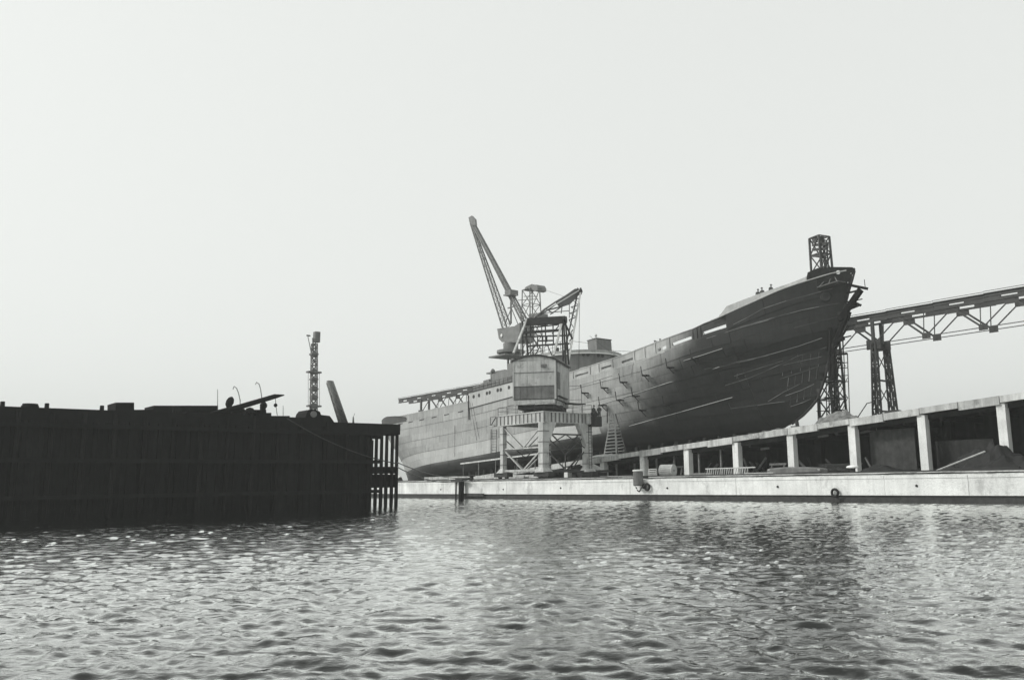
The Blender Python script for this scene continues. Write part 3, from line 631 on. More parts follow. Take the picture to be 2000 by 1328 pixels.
for nm, (s_, d_) in legs.items():
    w_ = .40 if nm != 'A' else .26
    lg = MB().box(Y(s_, d_, (ZG + 2.85) / 2), E0 * w_, N0 * w_, ZZ * ((ZG - 2.85) / 2)).build('leg', M_crane, pc)
    for z in (3.6, 4.75, 5.9, 7.05):
        MB().box(Y(s_, d_, z), E0 * (w_ + .04), N0 * (w_ + .04), ZZ * .035).build('leg_band', M_craned, pc)
    # flared foot
    a, b = w_, w_ + .35
    pts = [Y(s_ + i * a, d_ + j * a, 3.2) for i, j in ((-1, -1), (1, -1), (1, 1), (-1, 1))] + [Y(s_ + i * b, d_ + j * b * .9, 2.72) for i, j in ((-1, -1), (1, -1), (1, 1), (-1, 1))]
    MB().add(pts, [(0, 1, 2, 3), (7, 6, 5, 4), (0, 4, 5, 1), (1, 5, 6, 2), (2, 6, 7, 3), (3, 7, 4, 0)]).build('leg_foot', M_crane, pc)
    bg_ = MB().box(Y(s_, d_, 2.52), E0 * 1.25, N0 * .4, ZZ * .24).box(Y(s_, d_, 2.72), E0 * .4, N0 * .38, ZZ * .06).build('bogie', M_iron, pc)
    for q in (-.62, .62):
        wh = MB().lathe(Y(s_ + q, d_ - .14, 2.36), [(.24, 0), (.24, .22), (.28, .22), (.28, .28)], 16, N0).build('wheel', M_iron, pc)
        subpart(wh, bg_)
# haunches at the heads of the heavy legs
for s_, d_, sg in ((s0, d0, 1), (s0, d1, -1)):
    MB().prism([Y(s_ - .36, d_ + sg * .4, ZG), Y(s_ - .36, d_ + sg * 1.5, ZG), Y(s_ - .36, d_ + sg * .4, 5.6)], E0 * .7).build('haunch', M_crane, pc)
# portal bracing
zm, zl = 5.35, 2.95
def vbrace(P0, P1, t, material, up_=True):
    """two tiers of V bracing between two legs"""
    mid = lambda z: (V((P0.x, P0.y, z)) + V((P1.x, P1.y, z))) / 2
    L0 = lambda z: V((P0.x, P0.y, z)); L1 = lambda z: V((P1.x, P1.y, z))
    bar(pc, 'strut', L0(zm), L1(zm), t, t, material); bar(pc, 'strut', L0(zl), L1(zl), t * 1.7, t * 1.7, material)
    for a, b in ((L0(ZG - .1), mid(zm)), (L1(ZG - .1), mid(zm)), (L0(zm), mid(zl)), (L1(zm), mid(zl))): bar(pc, 'diagonal', a, b, t, t, material)
vbrace(Y(s0, d0, 0), Y(s1, d0, 0), .13, M_crane); vbrace(Y(s1, d1, 0), Y(s1, d0, 0), .13, M_crane)
vbrace(Y(s0, d1, 0), Y(s1, d1, 0), .13, M_steel)
bar(pc, 'strut', Y(s0, d0, 2.78), Y(s0, d1, 2.78), .16, .2, M_steel); bar(pc, 'strut', Y(s0, d0, 6.75), Y(s0, d1, 6.75), .13, .16, M_steel)
for a, b in (((d0 + .3, 6.6), (4.4, 4.6)), ((d1 - .3, 6.6), (4.4, 4.6)), ((4.4, 4.6), (4.4, 2.8)), ((d1 - .3, 5.0), (5.5, 3.2))): bar(pc, 'diagonal', Y(s0 + .1, a[0], a[1]), Y(s0 + .1, b[0], b[1]), .1, .1, M_steel)
for a, b in (((s0, d1 - .3, 5.3), (s0, 4.4, 6.75)), ((s0, d0 + .3, 5.3), (s0, 4.4, 6.75)), ((s1, d0 + .3, 6.4), (s1, 4.4, 4.4)), ((s1, d1 - .3, 6.4), (s1, 4.4, 4.4)), ((s1, d0 + .2, 4.4), (s1, d1 - .2, 4.4))): bar(pc, 'diagonal', Y(*a), Y(*b), .09, .09, M_steel)
# small platform with stay at the far end of the water side girder, and the gear at the right end
bar(pc, 'end_platform', Y(s1 + .9, d0 - .2, ZG + .1), Y(s1 + 2.1, d0 - .2, ZG + .1), .9, .1, M_crane)
bar(pc, 'platform_stay', Y(s1 + 2.05, d0 - .3, ZG + .15), Y(s1 + .95, d0 - .3, ZT), .08, .08, M_steel)
bar(pc, 'platform_rail', Y(s1 + 2.1, d0 - .3, ZT), Y(s1 + .9, d0 - .3, ZT), .05, .05, M_steel)
bar(pc, 'platform_rail', Y(s1 + 2.1, d0 - .3, ZG + .1), Y(s1 + 2.1, d0 - .3, ZT), .05, .05, M_steel)
MB().box(Y(s0 - .9, d1 + .5, 8.2), E0 * .5, N0 * .5, ZZ * .55).lathe(Y(s0 - .9, d1 + .3, 9.0), [(.3, -.3), (.3, .3)], 12, E0).build('drive_gear', M_iron, pc)
# turntable and house, turned a little from the portal
PV = Y((s0 + s1) / 2, (d0 + d1) / 2, 0)
AA = V((math.sin(math.radians(12)), math.cos(math.radians(12)), 0)); BB = V((AA.y, -AA.x, 0))
PV = PV - BB * .28
def H(a, b, z): return V((PV.x, PV.y, 0)) + AA * a + BB * b + ZZ * z
MB().lathe(H(0, 0, 9.14), [(2.3, 0), (2.3, .3), (2.0, .3), (2.0, .75), (2.35, .75), (2.35, .95)], 28).build('turntable', M_iron, pc)
FB, FT = -3.5, 3.6                                             # near and far ends of the house along its axis
W2 = 2.36
bf = MB(); z0 = 10.05
for b in (-W2 + .25, 0, W2 - .25): bf.box(H(.05, b, z0 + .22), AA * 3.5, BB * .12, ZZ * .26)
for a in (FB + .15, -1, 1, FT - .15): bf.box(H(a, 0, z0 + .22), AA * .12, BB * (W2 - .1), ZZ * .26)
bf.build('slewing_frame', M_crane, pc); boxo(pc, 'floor_plate', H(.05, 0, z0 + .5), AA * 3.5, BB * (W2 - .05), ZZ * .03, M_iron)
boxo(pc, 'counterweight', H(.2, 0, z0 - .25), AA * 2.9, BB * 2.1, ZZ * .24, M_iron)
tiers = [(10.62, 12.0, M_craned), (12.03, 13.5, M_crane), (13.53, 14.9, M_crane)]
for i, (za, zb, mt) in enumerate(tiers):                       # near end, in rows of sheets with a rounded left corner
    for q, (b0, b1) in enumerate(((-W2, 0), (0, W2))):
        boxo(pc, 'house_sheet', H(FB, (b0 + b1) / 2, (za + zb) / 2), BB * ((b1 - b0) / 2 - .008), AA * (.03 + .008 * (i % 2)), ZZ * ((zb - za) / 2), mt)
    if i: boxo(pc, 'seam_strip', H(FB - .05, 0, za - .015), BB * (W2 + .02), AA * .03, ZZ * .03, M_craned)
boxo(pc, 'corner_post', H(FB - .02, W2, 12.7), BB * .07, AA * .07, ZZ * 2.15, M_crane); boxo(pc, 'corner_post', H(FB - .02, -W2, 12.7), BB * .07, AA * .07, ZZ * 2.15, M_crane)
for q in range(3):                                             # right hand side, sheets and a tall dark window
    a0 = FB + q * 2.37; a1 = a0 + 2.36
    boxo(pc, 'side_sheet', H((a0 + a1) / 2, W2, 12.75), AA * ((a1 - a0) / 2 - .008), BB * .03, ZZ * 2.13, M_crane)
    boxo(pc, 'side_sheet', H((a0 + a1) / 2, -W2, 12.75), AA * ((a1 - a0) / 2 - .008), BB * .03, ZZ * 2.13, M_crane)
boxo(pc, 'side_window', H(FB + 1.6, W2 + .035, 12.7), AA * .55, BB * .02, ZZ * .95, M_craned)
boxo(pc, 'side_ledge', H(FB + 3.2, W2 + .12, 10.95), AA * 2.2, BB * .1, ZZ * .06, M_iron)
boxo(pc, 'far_wall', H(FT, 0, 12.75), BB * W2, AA * .03, ZZ * 2.13, M_crane)
roof = []
for i in range(13):
    b = -W2 - .18 + (2 * W2 + .36) * i / 12; roof.append((b, 14.9 + .6 * (1 - (b / (W2 + .2)) ** 2)))
MB().prism([H(FB - .15, b, z) for b, z in roof] + [H(FB - .15, b, z - .2) for b, z in roof[::-1]], AA * (FT - FB + .3)).build('roof', M_iron, pc)
for a_ in (FB + .0,): MB().prism([H(a_ - .03, b * .98, z - .12) for b, z in roof] , AA * .06).build('gable', M_crane, pc)
bar(pc, 'side_balcony', H(1.5, W2 + .1, 10.45), H(3.6, W2 + 1.5, 10.45), 1.2, .1, M_iron)
for z in (11.0, 12.6): bar(pc, 'balcony_rail', H(3.2, W2 + .1, z), H(3.2, W2 + 1.5, z), .04, .04, M_iron)
bar(pc, 'balcony_rail', H(3.2, W2 + 1.5, 10.4), H(3.2, W2 + 1.5, 12.6), .04, .04, M_iron)
# handrail round the portal top, ladder up the near leg, eaves gutter, cables
hr = [(s0 - .5, d0 - .3), (s0 - .5, d1 + .3), (s1 + .6, d1 + .3), (s1 + .6, d0 - .3), (s0 - .5, d0 - .3)]
for a, b in zip(hr[:-1], hr[1:]):
    for z in (ZT + .5, ZT + .95): bar(pc, 'hand_rail', Y(a[0], a[1], z), Y(b[0], b[1], z), .03, .03, M_steel)
    n = 5
    for i in range(n): f = i / n; bar(pc, 'rail_post', Y(a[0] + (b[0] - a[0]) * f, a[1] + (b[1] - a[1]) * f, ZT), Y(a[0] + (b[0] - a[0]) * f, a[1] + (b[1] - a[1]) * f, ZT + .97), .035, .035, M_steel)
for e in (-.2, .2): bar(pc, 'ladder_rail', Y(s0 - .5, d1 + e, 2.9), Y(s0 - .5, d1 + e, 8.0), .045, .045, M_steel)
for i in range(15): bar(pc, 'rung', Y(s0 - .5, d1 - .2, 3.1 + i * .33), Y(s0 - .5, d1 + .2, 3.1 + i * .33), .03, .03, M_steel)
boxo(pc, 'vent_hood', H(FB - .12, 1.1, 14.2), BB * .3, AA * .1, ZZ * .16, M_craned); boxo(pc, 'hatch', H(FB - .045, -1.2, 12.75), BB * .42, AA * .02, ZZ * .5, M_crane)
for b in (-1.6, -.8, .8, 1.6): boxo(pc, 'cover_strip', H(FB - .045, b, 14.2), BB * .03, AA * .012, ZZ * .66, M_crane); boxo(pc, 'cover_strip', H(FB - .045, b, 11.3), BB * .03, AA * .012, ZZ * .66, M_craned)
MB().tube([H(FB + .6, W2 + .08, 14.8), H(FB + .6, W2 + .08, 10.6), H(FB + .9, W2 - .3, 9.6)], .035, 5).build('cable', M_iron, pc)
# A-frame on the roof
def hz(u, v, a):                                               # point of the crane's cross plane at distance a along the axis
    r = ray(u, v); c = H(a, 0, 0); t = (c - EYEP).dot(AA) / r.dot(AA); return EYEP + r * t
for q in ((1003, 690, FB + .3, 1028, 626, 1.6), (1081, 694, FB + .3, 1097, 632, 1.6)): bar(pc, 'back_leg', hz(*q[:3]), hz(*q[3:]), .22, .22, M_crane)
for q in ((1021, 694, 1.4, 1021, 628, 1.8), (1031, 694, 1.4, 1027, 640, 1.7), (1100, 706, 1.2, 1098, 634, 1.8), (1105, 712, 1.2, 1101, 628, 1.8)): bar(pc, 'frame_leg', hz(*q[:3]), hz(*q[3:]), .17, .17, M_iron)
for q, w_ in (((1026, 631, 1.6, 1100, 628, 1.6), .5), ((1030, 624, 1.7, 1104, 620, 1.7), .32), ((1036, 640, 2.2, 1092, 634, 2.2), .13), ((1019, 650, 1.6, 1092, 645, 1.6), .28), ((1022, 658, 1.6, 1112, 655, 1.6), .16), ((1028, 676, 1.6, 1112, 671, 1.6), .18), ((1050, 666, 1.6, 1080, 665, 1.6), .16)):
    bar(pc, 'cross_beam', hz(*q[:3]), hz(*q[3:]), w_, w_, M_iron)
for (u0, v0, u1, v1) in ((1040, 658, 1050, 676), (1050, 656, 1050, 680), (1065, 632, 1066, 676), (1080, 632, 1081, 672), (1060, 668, 1060, 658), (1068, 668, 1068, 657), (1036, 632, 1036, 658), (1045, 676, 1030, 694), (1055, 676, 1045, 694), (1070, 676, 1078, 694), (1035, 640, 1050, 655), (1092, 636, 1078, 652)):
    bar(pc, 'lacing', hz(u0, v0, 1.7), hz(u1, v1, 1.7), .1, .1, M_iron)
MB().lathe(hz(1100, 625, 1.2), [(.42, 0), (.42, .15), (.15, .15), (.42, .3), (.42, .4)], 16, BB).build('sheave', M_iron, pc)
for q in ((1102, 628, 1.8, 1118, 662, 3.5), (1104, 622, 1.8, 1111, 712, 3.2)): bar(pc, 'stay', hz(*q[:3]), hz(*q[3:]), .16, .16, M_iron)
# jib pointing away over the ship: pale right chord, dark lattice
JA = 22.0
hd = (1132, 567)
jb = MB(); 
c_ = [(hz(1110, 708, 3.6), hz(1134, 570, JA)), (hz(1099, 702, 3.6), hz(1128, 574, JA))]
bar(pc, 'jib_chord', c_[0][0], c_[0][1], .20, .20, M_crane); bar(pc, 'jib_chord', c_[1][0], c_[1][1], .16, .16, M_iron)
c2 = [(hz(1116, 700, 3.6) , hz(1133, 576, JA))]
prev = None
for i, v in enumerate((585, 600, 612, 625, 648, 665, 684)):
    f = (v - 570) / 138.; ar = JA - (JA - 3.6) * f
    pr_ = c_[0][1].lerp(c_[0][0], f); pl_ = hz(1128 - 22 * f - (8 if v < 640 else 0), v, ar)
    bar(pc, 'jib_rung', pr_, pl_, .11, .11, M_iron)
    if prev: bar(pc, 'jib_lacing', prev, pr_, .07, .07, M_iron)
    prev = pl_
# luffing truss from the A-frame to the head: thick plated upper part, thin ties below
up_ = [(1046, 620, 1.8), (1064, 604, 7), (1085, 590, 13), (1105, 578, 18), (1124, 565, JA), (1133, 566, JA)]
lo_ = [(1050, 613, 1.8), (1068, 606, 7), (1092, 600, 13), (1110, 594, 17), (1124, 579, 21), (1134, 571, JA)]
for i in range(5):
    bar(pc, 'luffing_chord', hz(*up_[i]), hz(*up_[i + 1]), .2, .14, M_steel)
    if i: bar(pc, 'luffing_chord', hz(*lo_[i]), hz(*lo_[i + 1]), .2, .16, M_steel)
    if i in (2, 3, 4): 
        MB().prism([hz(*up_[i]), hz(*up_[i + 1]), hz(*lo_[i + 1]), hz(*lo_[i])], BB * .3).build('web_plate', M_steel, pc)
for q in ((1041, 622, 2.0, 1133, 566, JA), (1052, 618, 2, 1092, 590, 13), (1054, 612, 3, 1112, 607, 13), (1068, 604, 7, 1080, 612, 9), (1075, 614, 8, 1100, 597, 14), (1098, 597, 14, 1096, 612, 12), (1112, 594, 17, 1112, 620, 11)):
    bar(pc, 'tie_rod', hz(*q[:3]), hz(*q[3:]), .10, .10, M_crane if q[0] == 1041 else M_iron)
MB().lathe(hz(1132, 569, JA) - BB * .3, [(.5, 0), (.5, .12), (.2, .12), (.2, .4), (.5, .4), (.5, .55)], 16, BB).build('head_sheave', M_iron, pc)
# hook on two ropes hanging to the right of the house
for du in (-2.2, 2.2): MB().tube([hz(1132, 571, JA), hz(1132 + du * .1, 571, JA) + V((0, 0, -.2)), hz(1131, 571, JA) * 1.0 + V((0, 0, 0))], .02, 4) 
hk = hz(1132, 571, JA)
MB().tube([hk, V((hk.x - .3, hk.y, 15.5))], .035, 5).build('hoist_rope', M_iron, pc)

# ================================================================== FAR CRANES AND MASTS behind the ship
def fwd_pt(u, v, d=38.): return atd(u, v, d)
fc = thing('jib_crane', 'tall slewing crane beyond the ship with two long converging lattice booms', 'crane', Y(100, 38, GZ))
hc = fwd_pt(993, 653)
c1, c2_, c3, c4 = fwd_pt(972, 640), fwd_pt(972, 667), fwd_pt(1013, 667), fwd_pt(1013, 634)
MB().prism([fwd_pt(971, 642), fwd_pt(974, 661), fwd_pt(980, 668), fwd_pt(1006, 669), fwd_pt(1015, 664), fwd_pt(1015, 630), fwd_pt(1005, 637)], N0 * 3.4).build('machinery_house', M_steelm, fc)
MB().lathe(fwd_pt(980, 655, 37.9) , [(.3, 0), (.3, .1)], 10, -N0).build('house_window', M_white, fc)
def boomp(u0, v0, u1, v1, w0, w1, n, t, d=39.): return lattice(MB(), atd(u0, v0, d), atd(u1, v1, d), w0, w1, n, t, side=N0, t2=.075)
boomp(989, 637, 920.5, 436, 1.15, .3, 15, .2).build('rear_boom', M_steelm, fc)
boomp(1023, 624, 922, 432, .75, .35, 18, .22).build('front_boom', M_steelm, fc)
boomp(1003, 588, 927, 446, .28, .2, 10, .26).build('boom_plating', M_steelm, fc)
MB().prism([atd(915, 425, 38.4), atd(921, 421.5, 38.4), atd(928, 429, 38.4), atd(929, 440, 38.4), atd(923, 440, 38.4), atd(917, 435, 38.4)], N0 * .35).build('boom_head', M_steelm, fc)
MB().box(atd(999, 573, 38.8), E0 * .9, N0 * .9, ZZ * .5).bar(atd(984, 577, 38.8), atd(1011, 576, 38.8), .25).bar(atd(998, 577, 38.8), atd(998, 632, 38.8), .28).bar(atd(992, 602, 38.8), atd(1003, 599, 38.8), .2).bar(atd(998, 600, 38.8), atd(1012, 634, 38.8), .12).bar(atd(998, 604, 38.8), atd(985, 636, 38.8), .12).build('luffing_gear', M_steelm, fc)
lattice(MB(), Y(100.5, 38, GZ), Y(100.5, 38, 26.6), 4.4, 2.6, 8, .32, t2=.17).build('tower', M_steelm, fc)
MB().lathe(Y(100.5, 38.6, 25.3), [(2.6, 0), (2.6, .5), (1.4, .5), (1.4, 1.9)], 18).build('turntable', M_steelm, fc)
for zz_, r in ((24.6, 2.6), (21.6, 2.9)): MB().box(Y(100.5, 38, zz_), E0 * r, N0 * r, ZZ * .12).build('gallery', M_steelm, fc)
for q in ((975, 686, 1000, 722), (975, 688, 993, 704), (978, 700, 1000, 712), (968, 660, 980, 690)): pass
mt_ = thing('lattice_mast', 'square lattice mast with a lumpy dark cap, just right of the tall twin boom crane', 'mast', Y(94, 38, GZ))
lattice(MB(), Y(93.6, 38.5, GZ), atd(1037, 566, 38.5), 4.0, 2.25, 12, .17, side=E0, t2=.1).build('mast_frame', M_steelm, mt_)
cp = [(1023, 567), (1026, 561), (1033, 557.5), (1038, 555), (1042, 558), (1047, 556), (1050, 561), (1050, 567), (1044, 569), (1040, 566), (1030, 564)]
MB().prism([atd(u, v, 37.6) for u, v in cp], N0 * 2).build('mast_cap', M_steelm, mt_)
MB().prism([atd(u, v, 37.8) for u, v in ((1033, 613), (1053, 611), (1053, 634), (1033, 634))], N0 * 2).build('mast_box', M_steelm, mt_)
MB().bar(atd(1012, 586.5, 38), atd(1050, 584, 38), .12).bar(atd(1023, 579, 38), atd(1050, 579, 38), .12).bar(atd(1052, 562, 38.5), atd(1128, 566, 38.5) + V((0, 0, -2)), .05).build('mast_arm', M_steelm, mt_)

bt = thing('lattice_tower', 'dark square lattice tower rising behind the raised bow of the ship', 'tower', Y(31.5, 37.5, GZ))
lattice(MB(), Y(32.2, 37.5, GZ), atd(1600, 464, 37.5), 2.4, 1.75, 13, .22, side=(E0 + N0 * .25), t2=.12).build('tower_frame', M_steel, bt)
lattice(MB(), Y(31.5, 37.2, GZ), atd(1608, 470, 37.2), .6, .55, 26, .12, side=E0, t2=.08).build('ladder_shaft', M_steel, bt)
for v in (478, 487, 499): MB().bar(atd(1587, v + 1, 36.8), atd(1614, v - 1, 36.8), .3, .3).build('tower_brace', M_steel, bt)
MB().bar(atd(1585, 464.5, 36.8), atd(1615, 461.5, 36.8), .16).bar(atd(1591, 466, 37), atd(1592, 474, 37), .5).bar(atd(1606, 463, 37), atd(1606, 476, 37), .4).bar(atd(1615, 473, 37), atd(1615, 486, 37), .3).build('tower_head_gear', M_steel, bt)

# ================================================================== OVERHEAD GANTRY behind the ship
GD = 41.
gy = thing('overhead_gantry', 'long overhead crane runway on steel trestles passing behind the whole ship', 'gantry', Y(28, GD, GZ))
def GTf(s_): return 22.15 - .0106 * s_
def GBf(s_): return 18.3 - .0106 * s_
s_ = -34.
k_ = 0
while s_ < 146:
    GT = GTf(s_ + 3)
    for dd in (0, 2.6):
        sg = MB().box(Y(s_ + 3.0, GD + dd, GT - .36), E0 * 2.99, N0 * .16, ZZ * .16).box(Y(s_ + 3.0, GD + dd, GT - .95), E0 * 2.99, N0 * .16, ZZ * .11)
        sg.box(Y(s_ + 1.2, GD + dd, GT - .68), E0 * 1.2, N0 * .1, ZZ * .17).box(Y(s_ + 5.1, GD + dd, GT - .68), E0 * .88, N0 * .1, ZZ * .17); sg.build('runway_girder', M_steel, gy)
    bar(gy, 'flange', Y(s_, GD - .02, GT - .13), Y(s_ + 6, GD - .02, GT - .13), .55, .1, M_steel)
    bar(gy, 'hand_rail', Y(s_, GD - .3, GT + .1), Y(s_ + 6, GD - .3, GT + .1), .06, .06, M_steel)
    s_ += 6; k_ += 1
trs = [-26.0, 1., 28., 55., 82., 109., 136.]
for ti, ts in enumerate(trs):
    GT, GB = GTf(ts), GBf(ts)
    # trussed spans: V of diagonals down to the tie, panel 6.75 m
    for dd in (0, 2.6):
        if ti < len(trs) - 1:
            nxt = trs[ti + 1]; n = 4; pn = (nxt - ts) / n
            for i in range(n):
                a = ts + i * pn; m_ = a + pn / 2; b = a + pn; GT, GB = GTf(m_), GBf(m_)
                bar(gy, 'diagonal', Y(a, GD + dd, GB), Y(m_, GD + dd, GT - 1.05), .22, .2, M_steel); bar(gy, 'diagonal', Y(m_, GD + dd, GT - 1.05), Y(b, GD + dd, GB), .12, .12, M_steel)
                bar(gy, 'hanger', Y(a + .3, GD + dd, GB), Y(a + .1, GD + dd, GT - 1.05), .09, .09, M_steel)
                boxo(gy, 'gusset_plate', Y(m_, GD + dd, GT - 1.3), E0 * .75, N0 * .05, ZZ * .38, M_steel)
                boxo(gy, 'gusset_plate', Y(b, GD + dd, GB), E0 * .5, N0 * .05, ZZ * .35, M_steel)
            bar(gy, 'tie_bar', Y(ts, GD + dd, GBf(ts)), Y(nxt, GD + dd, GBf(nxt)), .09, .09, M_steel)
    GT, GB = GTf(ts), GBf(ts)
    # trestle: pair of laced legs with cross ties
    foot = max(slip_z(ts), GZ) - .1
    for dd, sp_ in ((-.35, 1), (2.95, 1)):
        lattice(MB(), Y(ts, GD + dd + (-.5 if dd < 0 else .5), foot), Y(ts, GD + dd + (.25 if dd < 0 else -.25), GB + .2), .85, .5, 9, .17, side=E0, t2=.13).build('trestle_leg', M_steel, gy)
        boxo(gy, 'gusset_plate', Y(ts, GD + dd * .7, GB - .1), E0 * .95, N0 * .06, ZZ * .6, M_steel)
        bar(gy, 'leg_head', Y(ts, GD + dd * .6, GB), Y(ts, GD + dd * .6, GT - 1.0), .35, .35, M_steel)
    zs = [foot, foot + (GB - foot) * .33, foot + (GB - foot) * .64, GB]
    for i in range(3):
        bar(gy, 'cross_tie', Y(ts, GD - .6, zs[i + 1] - .1), Y(ts, GD + 3.2, zs[i + 1] - .1), .2, .22, M_steel)
        bar(gy, 'trestle_brace', Y(ts, GD - .7, zs[i]), Y(ts, GD + 3.2, zs[i + 1]), .09, .09, M_steel); bar(gy, 'trestle_brace', Y(ts, GD + 3.3, zs[i]), Y(ts, GD - .7, zs[i + 1]), .09, .09, M_steel)
# light pole scaffold right of the bow
sf = thing('pole_scaffold', 'tall thin pole scaffold tower between the ship bow and the gantry trestle', 'scaffolding', Y(29, 34, slip_z(29)))
def sfp(u, v, d): return atd(u, v, d)
cols = {30: (1595, 1612, 1628, 1632, 1655), 33.5: (1600, 1617, 1634, 1648)}
for d_, us in cols.items():
    for j, u in enumerate(us):
        top = (732, 650, 648, 690, 690)[j % 5]; bar(sf, 'pole', sfp(u + (3 if u < 1640 else 5), 822, d_), sfp(u, top, d_), .12 if u in (1628, 1617) else .08, .08, M_iron)
    for v in (692, 708, 718, 733, 745, 776, 800):
        u0 = us[0] if v > 730 else us[1]; bar(sf, 'ledger', sfp(u0, v + 3, d_), sfp(us[-1] + 1, v, d_), .09, .08, M_iron)
    for (u0, v0, u1, v1) in ((1614, 735, 1632, 776), (1632, 735, 1612, 776), (1634, 700, 1612, 732), (1655, 738, 1626, 800), (1632, 776, 1600, 818), (1656, 776, 1640, 812), (1634, 740, 1655, 776), (1634, 690, 1652, 716), (1600, 776, 1618, 812)):
        bar(sf, 'brace', sfp(u0, v0, d_), sfp(u1, v1, d_), .06, .05, M_iron)
for v in (718, 745, 776): bar(sf, 'platform', sfp(1616, v + 1, 30.5), sfp(1632, v, 30.5), 1.5, .1, M_wood)

# mound, rubble and davit on the slip deck
def mound(name, label, cat, c, rx, ry, h, material, seed, n=22, pw_=1.1):
    rn = np.random.default_rng(seed); mb = MB(); rows = []; nr = 22; n = 64
    fr = [(rn.uniform(.8, 7), rn.uniform(.8, 7), rn.uniform(0, 6.3), rn.uniform(0, 6.3)) for _ in range(26)]
    for i in range(nr):
        r = i / (nr - 1); row = []
        for t in np.linspace(0, 2 * math.pi, n + 1):
            a = rx * r * math.cos(t) * (1 + .12 * math.sin(3 * t + seed)); b = ry * r * math.sin(t)
            q = sum(math.sin(a * f[0] + f[2]) * math.sin(b * f[1] + f[3]) / (1 + .35 * (f[0] + f[1])) for f in fr)
            row.append(c + E0 * a + N0 * b + ZZ * (h * max(0, 1 - r ** pw_) + h * .10 * q * min(1, (1 - r) * 6)))
        rows.append(row)
    mb.grid(rows); o = mb.build(name, material, None, at=c); return tag(o, label, cat)
mound('sand_heap', 'grey conical heap of sand on the slipway under the thin scaffold', 'heap', Y(17.4, 15.6, slip_z(17.4)), 2.7, 1.8, 1.45, M_rub, 3)
mound('rubble_heap', 'low dark heap of rubble beside the foot of the gantry trestle', 'heap', Y(11.6, 15, slip_z(11.6)), 1.9, 1.2, .6, M_dark, 5)
tag(MB().tube([Y(15.6, 15, slip_z(15.6)), Y(14.2, 15, slip_z(14) + 1.5), Y(13.6, 15, slip_z(14) + 1.6)], .05, 5).build('bent_bar', M_iron, None), 'thin bent bar sticking out beside the sand heap', 'bar')

# ================================================================== TIMBER PIER at the left
PS = 40.7
pr_ = thing('timber_pier', 'huge black timber pier rising from the water at the left, open piles at its end', 'pier', Y(PS, -25, 0))
PT = 6.9
for i in range(29):                                            # boarding in panels of 2 m, with piles in front
    d_ = -21.2 - 2.0 * i
    zt = PT if i < 3 else PT + .28
    mb = MB()
    for q in range(6): mb.box(Y(PS + .12 + .03 * math.sin(q * 4 + i), d_ - .17 - q * .333, zt / 2 - .3), N0 * .155, E0 * .07, ZZ * (zt / 2 + .2))
    o = mb.build('board_panel', M_tar, pr_)
    MB().tube([Y(PS - .18, d_, -1.5), Y(PS - .16 + random.uniform(-.05, .05), d_, zt - .25 + random.uniform(-.15, .1))], [.19, .16], 8).build('pile', M_tar, pr_)
MB().box(Y(PS + .4, -49.3, 2.7), N0 * 28.2, E0 * .1, ZZ * 3.9).build('backing_wall', M_tar, pr_)
for z in (1.1, 3.6, 6.0): MB().box(Y(PS - .42, -49.5, z), N0 * 29.5, E0 * .1, ZZ * .14).build('waling', M_tar, pr_)
MB().box(Y(PS + 4.6, -21.6, PT - .25), N0 * 3.4, E0 * 4.4, ZZ * .25).box(Y(PS - .1, -21.6, PT - .45), N0 * 3.45, E0 * .18, ZZ * .45).build('deck', M_tar, pr_)
MB().box(Y(PS + 10, -52, PT - .12), N0 * 27.2, E0 * 10, ZZ * .42).build('deck', M_tar, pr_)
for i, d_ in enumerate((-18.3, -18.75, -19.3, -19.8, -20.3, -20.85)):
    MB().tube([Y(PS - .05, d_ + random.uniform(-.03, .03), -2), Y(PS, d_, PT - .5)], [.17, .14], 8).build('pile', M_tar, pr_)
for z, a, b in ((2.25, -21.3, -18.2), (2.9, -21.3, -18.2), (6.2, -21.3, -18.2), (1.7, -21.3, -18.2), (5.9, -21.3, -19.6)): MB().box(Y(PS + .2, (a + b) / 2, z), N0 * ((b - a) / 2), E0 * .12, ZZ * .3).build('waling', M_tar, pr_)
boxo(pr_, 'board_panel', Y(PS + .3, -20.9, 4.0), N0 * .45, E0 * .06, ZZ * 1.5, M_tar)
for d_ in (-18.6, -20.6): MB().tube([Y(PS + 8, d_, -2), Y(PS + 8, d_, PT - .5)], .15, 8).build('pile', M_tar, pr_)
